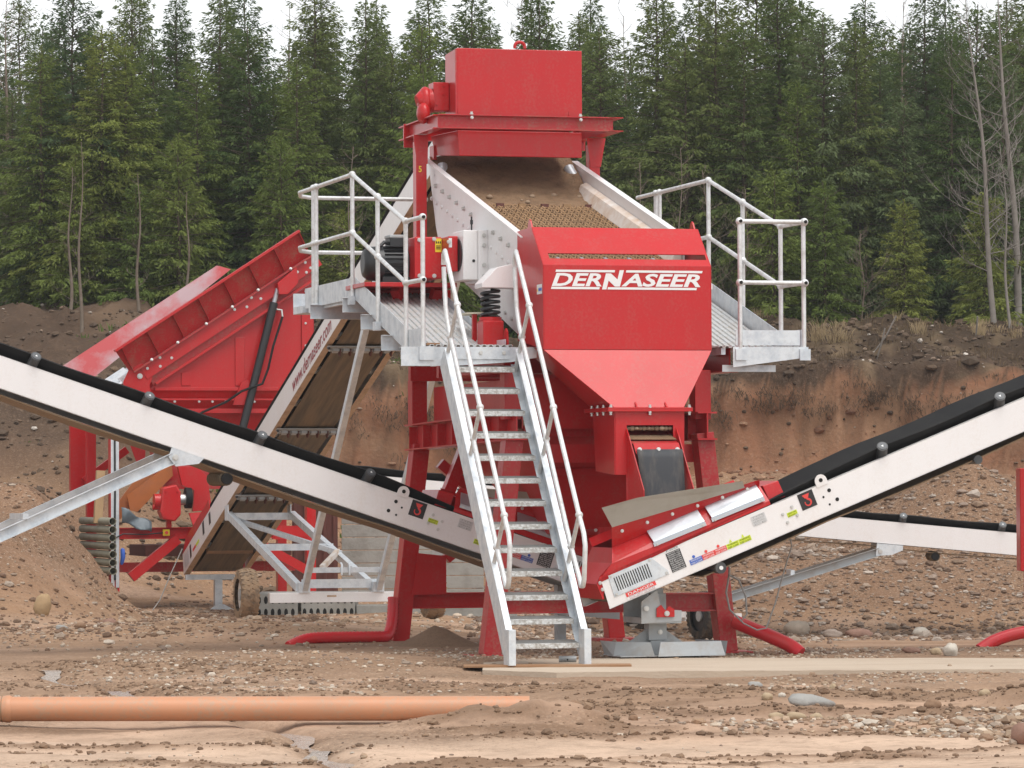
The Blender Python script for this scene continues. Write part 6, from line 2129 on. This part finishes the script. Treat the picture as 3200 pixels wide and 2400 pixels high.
def spruce_mesh(seed, h, rad, clear=.1, dens=1.0, upturn=0.0):
    g = np.random.RandomState(seed)
    cos_, trunk = [], MB()
    trunk.tube([(.02 * g.randn(), .02 * g.randn(), z) for z in np.linspace(-.4, h, 9)], .1, 7,
               radii=[max(.008, .085 * h / 8 * (1 - max(0, z) / h) ** .9) for z in np.linspace(-.4, h, 9)])
    sprays = []
    az = g.rand() * 6.28
    nbr = int(26 * h * (1 + .15 * g.rand()))
    skew = g.uniform(-.25, .25)
    for b in range(nbr):
        t = clear + (.985 - clear) * ((b + g.rand()) / nbr) ** 1.05
        z0 = t * h
        az += 2.4 + g.uniform(-.5, .5)
        gust = 1 + .22 * math.sin(t * 17 + skew * 20) + skew * math.cos(az)
        L = (rad * (1 - t) ** .70 * g.uniform(.45, 1.15) * gust + .10)
        if t < .18:
            L *= .5 + 2.2 * max(0, t - clear)
        el = -.34 + 1.0 * t ** 1.5 + g.uniform(-.2, .2) + upturn
        d = np.array([math.cos(az), math.sin(az), 0.0])
        lat = np.array([-d[1], d[0], 0.0])
        if L > .35:
            trunk.tube([(0, 0, z0), tuple(d * L * .5 + np.array([0, 0, z0 + math.tan(el) * L * .5])), tuple(d * L * .95 + np.array([0, 0, z0 + math.tan(el) * L * .95]))], .01, 3, caps=False, radii=[.013, .008, .003])
        K = max(8, int(L * 150 * dens))
        s = np.clip(g.beta(1.5, 1.05, K), .06, 1.0)
        wdt = .26 * L * (1 - s * .8) + .03
        off = g.uniform(-1, 1, K) * wdt
        droop = -.55 * np.abs(off) - .16 * s * s * L - g.exponential(.05, K)
        p = d[None] * (s * L)[:, None] + lat[None] * off[:, None]
        p[:, 2] += z0 + math.tan(el) * s * L + droop
        dirv = d[None] * g.uniform(.2, 1.0, K)[:, None] + lat[None] * (np.sign(off) * g.uniform(0, .8, K))[:, None]
        dirv[:, 2] += g.uniform(-1.15, .05, K) + .9 * max(0, t - .6)
        dirv /= np.linalg.norm(dirv, axis=1, keepdims=True)
        ln = g.uniform(.06, .17, K) * (1 - .35 * t)
        sprays.append((p, dirv, ln))
    # leader
    K = 60
    zz = g.uniform(h * .90, h * 1.0, K)
    a = g.uniform(0, 6.28, K)
    dv_ = np.stack([np.cos(a) * .6, np.sin(a) * .6, np.full(K, .8)], 1)
    dv_ /= np.linalg.norm(dv_, axis=1, keepdims=True)
    sprays.append((np.stack([0 * zz, 0 * zz, zz], 1), dv_, g.uniform(.05, .12, K)))
    p = np.concatenate([s[0] for s in sprays])
    d = np.concatenate([s[1] for s in sprays])
    ln = np.concatenate([s[2] for s in sprays])[:, None]
    n = len(p)
    rv = g.randn(n, 3)
    sd_ = np.cross(d, rv)
    sd_ /= np.linalg.norm(sd_, axis=1, keepdims=True) + 1e-9
    w = ln * g.uniform(.10, .20, (n, 1))
    co = np.stack([p, p + d * ln * .45 + sd_ * w, p + d * ln, p + d * ln * .45 - sd_ * w], 1).reshape(-1, 3)
    fc = np.arange(n * 4).reshape(-1, 4)
    return raw_mesh('crown', co, fc), trunk.mesh('trunk')


def inst_tree(name, meshes, mats, loc, rz, sc, label, cat, group):
    t = bpy.data.objects.new(name, None)
    t.empty_display_size = .3
    COL.objects.link(t)
    t.location = loc
    t.rotation_euler = (0, 0, rz)
    t.scale = sc
    tag(t, label, cat, group)
    for nm, me, mt in zip(('crown', 'trunk'), meshes, mats):
        o = bpy.data.objects.new(nm, me)
        COL.objects.link(o)
        o.parent = t
        if not me.materials:
            me.materials.append(mt)
        o.material_slots[0].link = 'OBJECT'
        o.material_slots[0].material = mt
    return t


VAR = [spruce_mesh(1, 7.6, 1.5, .06), spruce_mesh(2, 8.0, 1.3, .10), spruce_mesh(3, 7.0, 1.65, .05, 1.0, .05), spruce_mesh(4, 8.4, 1.35, .16), spruce_mesh(5, 6.0, 1.4, .04, 1.0, .10), spruce_mesh(6, 7.8, 1.15, .08), spruce_mesh(7, 7.4, 1.75, .05, .9, -.05)]
YOUNG = [spruce_mesh(11, 4.2, 1.05, .03, 1.1, .10), spruce_mesh(12, 3.4, .95, .03, 1.1, .15)]
ORD = ['first', 'second', 'third', 'fourth', 'fifth', 'sixth', 'seventh', 'eighth', 'ninth', 'tenth', 'eleventh', 'twelfth', 'thirteenth', 'fourteenth', 'fifteenth', 'sixteenth', 'seventeenth', 'eighteenth', 'nineteenth', 'twentieth']


def px_x(px, y):
    return (px - 1600) * y / 12442


def place(px, y, top_px, var, mat, label, name='spruce_tree', group=None, pool=None):
    """tree whose tip shows at height top_px in the photograph when it stands at distance y"""
    x = px_x(px, y)
    zb = gz(x, y)
    zt = 1.45 + (1538 - top_px) * y / 12442
    me = (pool or VAR)[var]
    base_h = max(v.co.z for v in me[0].vertices)
    k = max(.3, (zt - zb) / base_h)
    kw = 1.08 * (.55 * k + .45)
    inst_tree(name, me, (mat, BARK), (x, y, zb - .05), rnd.uniform(0, 6.28), (kw * rnd.uniform(.85, 1.15), kw * rnd.uniform(.85, 1.15), k), label, 'tree', group)


FRONT = [(40, 70.5, 330, 1, NEEDLE_A), (230, 70.0, -30, 2, NEEDLE_C), (395, 69.6, 175, 0, NEEDLE_B), (560, 71.5, 330, 4, NEEDLE_A), (690, 71, -10, 1, NEEDLE_A), (860, 70.5, 300, 4, NEEDLE_B),
         (990, 71.5, -60, 3, NEEDLE_A), (1150, 71, 40, 0, NEEDLE_A), (1320, 70.5, 120, 4, NEEDLE_B), (1480, 72, -40, 1, NEEDLE_A), (1690, 72, -20, 0, NEEDLE_A), (1880, 71.5, 130, 2, NEEDLE_A),
         (2060, 71.5, -50, 1, NEEDLE_A), (2240, 71, -40, 0, NEEDLE_A), (2440, 71.5, -70, 3, NEEDLE_A), (2580, 70.3, 90, 2, NEEDLE_C), (2760, 71, 230, 0, NEEDLE_C), (2900, 72, -40, 1, NEEDLE_C), (3060, 71.5, 60, 2, NEEDLE_A), (3230, 71, -50, 0, NEEDLE_A)]
for i, (px, y, tp_, v, m_) in enumerate(FRONT):
    place(px, y, tp_ - 60, v, m_, 'spruce at the edge of the forest, ' + ORD[i] + ' of the front row counted from the left', group='front row of spruces')
MORE = [(130, 69.4, 120, 6, NEEDLE_B), (320, 69.2, 60, 6, NEEDLE_B), (480, 70.2, 90, 5, NEEDLE_A), (620, 70.0, 180, 6, NEEDLE_B), (780, 70.4, 60, 2, NEEDLE_A), (930, 70.0, 170, 6, NEEDLE_B), (1230, 70.6, 150, 6, NEEDLE_A),
        (2150, 70.8, 130, 6, NEEDLE_A), (2330, 70.6, 60, 6, NEEDLE_A), (2500, 70.0, 240, 4, NEEDLE_B), (2680, 70.4, 60, 6, NEEDLE_A), (2830, 70.2, 300, 4, NEEDLE_C), (2980, 70.4, 90, 6, NEEDLE_A), (3140, 70.2, 160, 6, NEEDLE_C)]
for i, (px, y, tp_, v, m_) in enumerate(MORE):
    place(px, y, tp_, v, m_, 'broad spruce filling a gap in the front row, ' + ORD[i] + ' of these counted from the left', group='broad spruces between the front row trees')
BACK = []
for i, px in enumerate(range(-20, 3300, 150)):
    BACK.append((px + rnd.uniform(-40, 40), 76 + rnd.uniform(-1.5, 1.5), rnd.choice([-160, -60, 20, 60, -20]) + (190 if 330 < px < 420 or 760 < px < 900 or 1880 < px < 2000 else 0), rnd.randrange(7)))
for i, px in enumerate(range(30, 3260, 140)):
    BACK.append((px + rnd.uniform(-40, 40), 82 + rnd.uniform(-2, 2), rnd.choice([-40, 40, 100, 20]) + (160 if 340 < px < 440 or 760 < px < 900 or 1880 < px < 2010 else 0), rnd.randrange(7)))
for i, px in enumerate(range(-90, 3300, 120)):
    BACK.append((px + rnd.uniform(-40, 40), 79 + rnd.uniform(-1.5, 1.5), rnd.choice([120, 200, 260, 60]), rnd.randrange(7)))
for i, px in enumerate(range(-60, 3300, 170)):
    BACK.append((px + rnd.uniform(-40, 40), 90 + rnd.uniform(-2, 3), rnd.choice([150, 240, 320]), rnd.choice([0, 2, 4])))
for px, y, tp_, v in BACK:
    place(px, y, tp_, v, rnd.choice([NEEDLE_A, NEEDLE_A, NEEDLE_C]), 'dark spruce standing deeper in the forest behind the front row', group='spruces deeper in the forest')
YNG = [(235, 68.6, 470, 0, 'fresh green young spruce left of the red hopper feeder, by the bare trunks'), (430, 68.3, 560, 1, 'light green young spruce above the raised grid of the red feeder'), (560, 68.4, 400, 0, 'light green young spruce above the upper end of the raised red grid'),
       (880, 68.6, 400, 0, 'light green young spruce behind the left end of the walkway railing'), (1075, 68.8, 640, 1, 'low young spruce behind the left walkway railing'), (1330, 69, 190, 0, 'slim light green spruce tip left of the red feed box'),
       (2580, 68.2, 560, 0, 'light green young spruce right of the right walkway railing'), (2420, 68.4, 520, 1, 'low light green spruce behind the right walkway railing'), (2830, 68.6, 620, 0, 'green young spruce between the right railing and the bare birches'), (3080, 68.4, 600, 1, 'light green young spruce behind the bare birches')]
for px, y, tp_, v, lab in YNG:
    place(px, y, tp_, v, NEEDLE_B, lab, 'young_spruce', 'young spruces along the bank', YOUNG)


def bare_tree(label, px, y, top_px, r0, mat, seed, lean=0.0, branches=34, spread=1.0, name='bare_tree', group='bare trees along the bank', cat='tree', start=.18):
    g = random.Random(seed)
    x = px_x(px, y)
    zb = gz(x, y)
    h = 1.45 + (1538 - top_px) * y / 12442 - zb
    t = thing(name, label, cat, (x, y, zb), 'W', group)
    P = [Vector((x + lean * h * (s ** 1.3) + .03 * math.sin(s * 9 + seed), y + .04 * math.sin(s * 7), zb - .2 + h * s)) for s in np.linspace(0, 1, 14)]
    MB().tube(P, r0, 8, radii=[max(.006, r0 * (1 - s) ** .85) for s in np.linspace(0, 1, 14)]).build('trunk', mat, t)
    mb = MB()
    def br(p, d, L, r, lv):
        pts = [p]
        q = p.copy()
        dd = d.copy()
        for i in range(4):
            dd = (dd + Vector((g.uniform(-.2, .2), g.uniform(-.2, .2), g.uniform(-.02, .20)))).normalized()
            q = q + dd * L / 4
            pts.append(q.copy())
        mb.tube(pts, r, 4 if lv else 5, caps=False, radii=[r * (1 - .2 * i) for i in range(5)])
        if lv < 2:
            for i in range(5 if lv == 0 else 3):
                f = g.randrange(1, 5)
                nd = (dd + Vector((g.uniform(-1, 1), g.uniform(-1, 1), g.uniform(-.1, .6)))).normalized()
                br(pts[f], nd, L * g.uniform(.3, .55), r * .5, lv + 1)
    for k in range(branches):
        s = start + (1 - start) * (k + g.random()) / branches
        i = min(12, int(s * 13))
        p = P[i].lerp(P[i + 1], s * 13 - i)
        a = g.uniform(0, 6.28)
        d = Vector((math.cos(a), math.sin(a) * .8, g.uniform(.15, .75)))
        br(p, d.normalized(), spread * (.25 + .9 * (1 - s)) * g.uniform(.6, 1.2), max(.005, r0 * .2 * (1 - s * .6)), 0)
    mb.build('branches', mat, t)


bare_tree('tall bare birch at the right, left of the pair of leaning pale trunks', 3110, 67.6, -60, .055, BIRCH, 3, lean=-.075, branches=44, spread=1.2)
bare_tree('tall bare birch at the right edge, thicker of the pair of leaning pale trunks', 3190, 68.4, -120, .075, BIRCH, 5, lean=-.06, branches=44, spread=1.2)
bare_tree('thin bare sapling between the two pale birch trunks', 3155, 67.3, 420, .03, BIRCH, 8, lean=-.03, branches=16, spread=.6)
bare_tree('bare birch crown at the far left edge against the sky', 15, 73, -40, .07, TWIG, 9, lean=.01, branches=46, spread=1.5)
bare_tree('leafless tree behind the spruces left of the feed box', 905, 77, -20, .05, TWIG, 12, branches=40, spread=1.2)
bare_tree('leafless tree above the red feed box', 1640, 76, -30, .05, TWIG, 14, branches=44, spread=1.2)
bare_tree('leafless tree in the sky gap right of the feed box', 1960, 78, 20, .05, TWIG, 15, branches=40, spread=1.3)
bare_tree('leafless tree left of the birches, against the sky', 2830, 76, -20, .06, TWIG, 17, branches=48, spread=1.5)
bare_tree('leafless tree in the sky gap at the upper left', 420, 77, -30, .05, TWIG, 19, branches=40, spread=1.2)
for i, (px, tp_, lab) in enumerate(((1090, 420, 'thin brown leafless shrub behind the left railing'), (2010, 480, 'thin brown leafless shrub right of the feed box post'), (2120, 430, 'brown leafless shrub between the feed box and the right railing'), (2215, 500, 'brown leafless shrub just left of the right railing peak'), (2330, 560, 'brown leafless shrub behind the right railing'), (2700, 700, 'brown leafless shrub right of the right railing'))):
    bare_tree(lab, px, 67.2 + .2 * i, tp_, .022, TWIG, 30 + i, lean=.02 * (-1) ** i, branches=26, spread=.75, name='bare_shrub', group='leafless shrubs on the bank', cat='shrub', start=.05)
# naked lower trunks at the left, in front of the dark wood
for i, (px, tp_, lab) in enumerate(((218, 480, 'left of the two slim bare trunks at the forest edge left of the feeder'), (250, 400, 'slim bare trunk standing on the slope left of the feeder'), (432, 500, 'slim bare trunk behind the lower end of the raised red grid'), (585, 560, 'slim bare trunk behind the middle of the raised red grid'))):
    bare_tree(lab, px, 67.0 if i != 1 else 65.8, tp_, .034, BARKP, 50 + i, lean=.01, branches=9, spread=.38, name='slim_trunk', group='slim bare trunks at the left')

# ------------------------------------------------------------------ grass and weeds on the bank
def blades(name, spots, mat, hmin, hmax, per, spread, w=.006):
    g = np.random.RandomState(5)
    co, fc = [], []
    for (x, y) in spots:
        z = gz(x, y)
        hh = g.uniform(hmin, hmax)
        for k in range(per):
            a = g.uniform(0, 6.28)
            r_ = spread * g.rand()
            b = np.array([x + r_ * math.cos(a), y + r_ * math.sin(a), z - .03])
            ln = hh * g.uniform(.5, 1.1)
            o = np.array([math.cos(a), math.sin(a), 0]) * ln * g.uniform(.1, .55)
            t = g.uniform(0, 6.28)
            s = np.array([math.cos(t), math.sin(t) * .5, 0]) * w
            m1 = b + o * .35 + np.array([0, 0, ln * .6])
            tp_ = b + o + np.array([0, 0, ln * g.uniform(.75, 1.0)])
            i = len(co)
            co += [b - s, b + s, m1 + s * .8, m1 - s * .8, tp_]
            fc += [(i, i + 1, i + 2, i + 3), (i + 3, i + 2, i + 4)]
    o = MB().add([tuple(c) for c in co], fc).build(name, mat, None)
    o['kind'] = 'stuff'


g_ = random.Random(21)
sp = []
for k in range(26):
    x = g_.uniform(1.5, 9.5)
    ly = float(lip_y(np.array([x]))[0])
    sp.append((x, ly + g_.uniform(2.4, 4.6)))
blades('dry_grass', sp, STRAW, .12, .28, 40, .14, .005)
sp = [(px_x(px, 66.5), 66.5 + g_.uniform(-.3, .3)) for px in (2545, 2570, 2600, 2640, 2870, 3055)]
blades('dry_grass', sp, STRAW, .25, .50, 70, .14, .005)
sp = []
for k in range(260):
    x = g_.uniform(-2, 9)
    ly = float(lip_y(np.array([x]))[0])
    sp.append((x, ly + g_.uniform(-.25, 3.2)))
blades('bank_roots', sp, material('dead_grass', (.115, .08, .05), .9, col2=(.24, .18, .11), amt=.6, spec=.1), .08, .26, 16, .22, .006)
def hanging(name, mat, n, lo, hi, w):
    g = np.random.RandomState(8)
    co, fc = [], []
    for k in range(n):
        x = g.uniform(-3.5, 9.5)
        ly = float(lip_y(np.array([x]))[0])
        # walk to the brink
        ys_ = np.linspace(ly - 1.4, ly + 1.0, 50)
        zz = ground_parts(np.full(50, x), ys_)[0]
        i = int(np.argmax(np.diff(zz)))
        y, z = ys_[min(49, i + 2)], zz[min(49, i + 2)]
        c_ = np.array([x, y - .10, z + g.uniform(-.10, .10)])
        for q in range(14):
            b = c_ + np.array([g.uniform(-.14, .14), g.uniform(-.12, .02), g.uniform(-.06, .06)])
            ln = g.uniform(lo, hi) * g.rand()
            s = np.array([w * g.uniform(.5, 1.5), 0, 0])
            m1 = b + np.array([g.uniform(-.03, .03), -.05, -.5 * ln])
            e = m1 + np.array([g.uniform(-.06, .06), -.02, -.5 * ln])
            j = len(co)
            co += [b - s, b + s, m1 + s * .7, m1 - s * .7, e]
            fc += [(j, j + 1, j + 2, j + 3), (j + 3, j + 2, j + 4)]
    MB().add([tuple(c) for c in co], fc).build(name, mat, None)['kind'] = 'stuff'


hanging('hanging_roots', material('dark_roots', (.060, .038, .025), .9, col2=(.14, .09, .055), amt=.6, scale=9, spec=.1), 450, .04, .18, .006)
sp = []
for k in range(60):
    x = g_.uniform(-9, -1.5)
    ly = float(lip_y(np.array([x]))[0])
    sp.append((x, ly + g_.uniform(-3.0, 1.5)))
blades('green_weeds', sp, WEED, .06, .2, 14, .22, .010)
sp = [(px_x(1000 + 260 * g_.random(), 64.6), 64.2 + g_.random()) for k in range(18)]
blades('green_weeds', sp, WEED, .06, .18, 16, .2, .010)

# loose sticks on the bank
for i, (px, y, L, rz, lab) in enumerate(((2725, 65.6, .9, .5, 'pale dead stick on the bank right of the right walkway'), (2740, 65.0, .7, 1.2, 'crooked dead stick lower on the bank'), (3050, 66.2, .5, 1.5, 'short pale stump stick near the birches'))):
    x = px_x(px, y)
    s = thing('dead_stick', lab, 'stick', (x, y, gz(x, y)), 'W', group='dead sticks on the bank')
    z = gz(x, y)
    MB().tube([(x, y, z - .02), (x + .3 * L * math.cos(rz), y - .1, z + .35 * L), (x + .5 * L * math.cos(rz), y - .15, z + .7 * L)], .014, 6).build('stick_wood', BIRCH, s)

HAZE_D = 0.00042
mb = MB().box((-64, -4, -3.0), (64, 186, 17.5))
hme = mb.mesh('haze')
hm = bpy.data.materials.new('haze')
hm.use_nodes = True
hm.node_tree.nodes.clear()
pv = hm.node_tree.nodes.new('ShaderNodeVolumePrincipled')
pv.inputs['Color'].default_value = (.93, .96, 1.0, 1)
pv.inputs['Density'].default_value = HAZE_D
mo_ = hm.node_tree.nodes.new('ShaderNodeOutputMaterial')
hm.node_tree.links.new(pv.outputs[0], mo_.inputs['Volume'])
ho = stuffobj('haze', hme, hm)
ho['kind'] = 'stuff'

# props dropped from the custom properties that only served the building
for o in bpy.data.objects:
    for k in ('_b', '_c'):
        if k in o:
            del o[k]
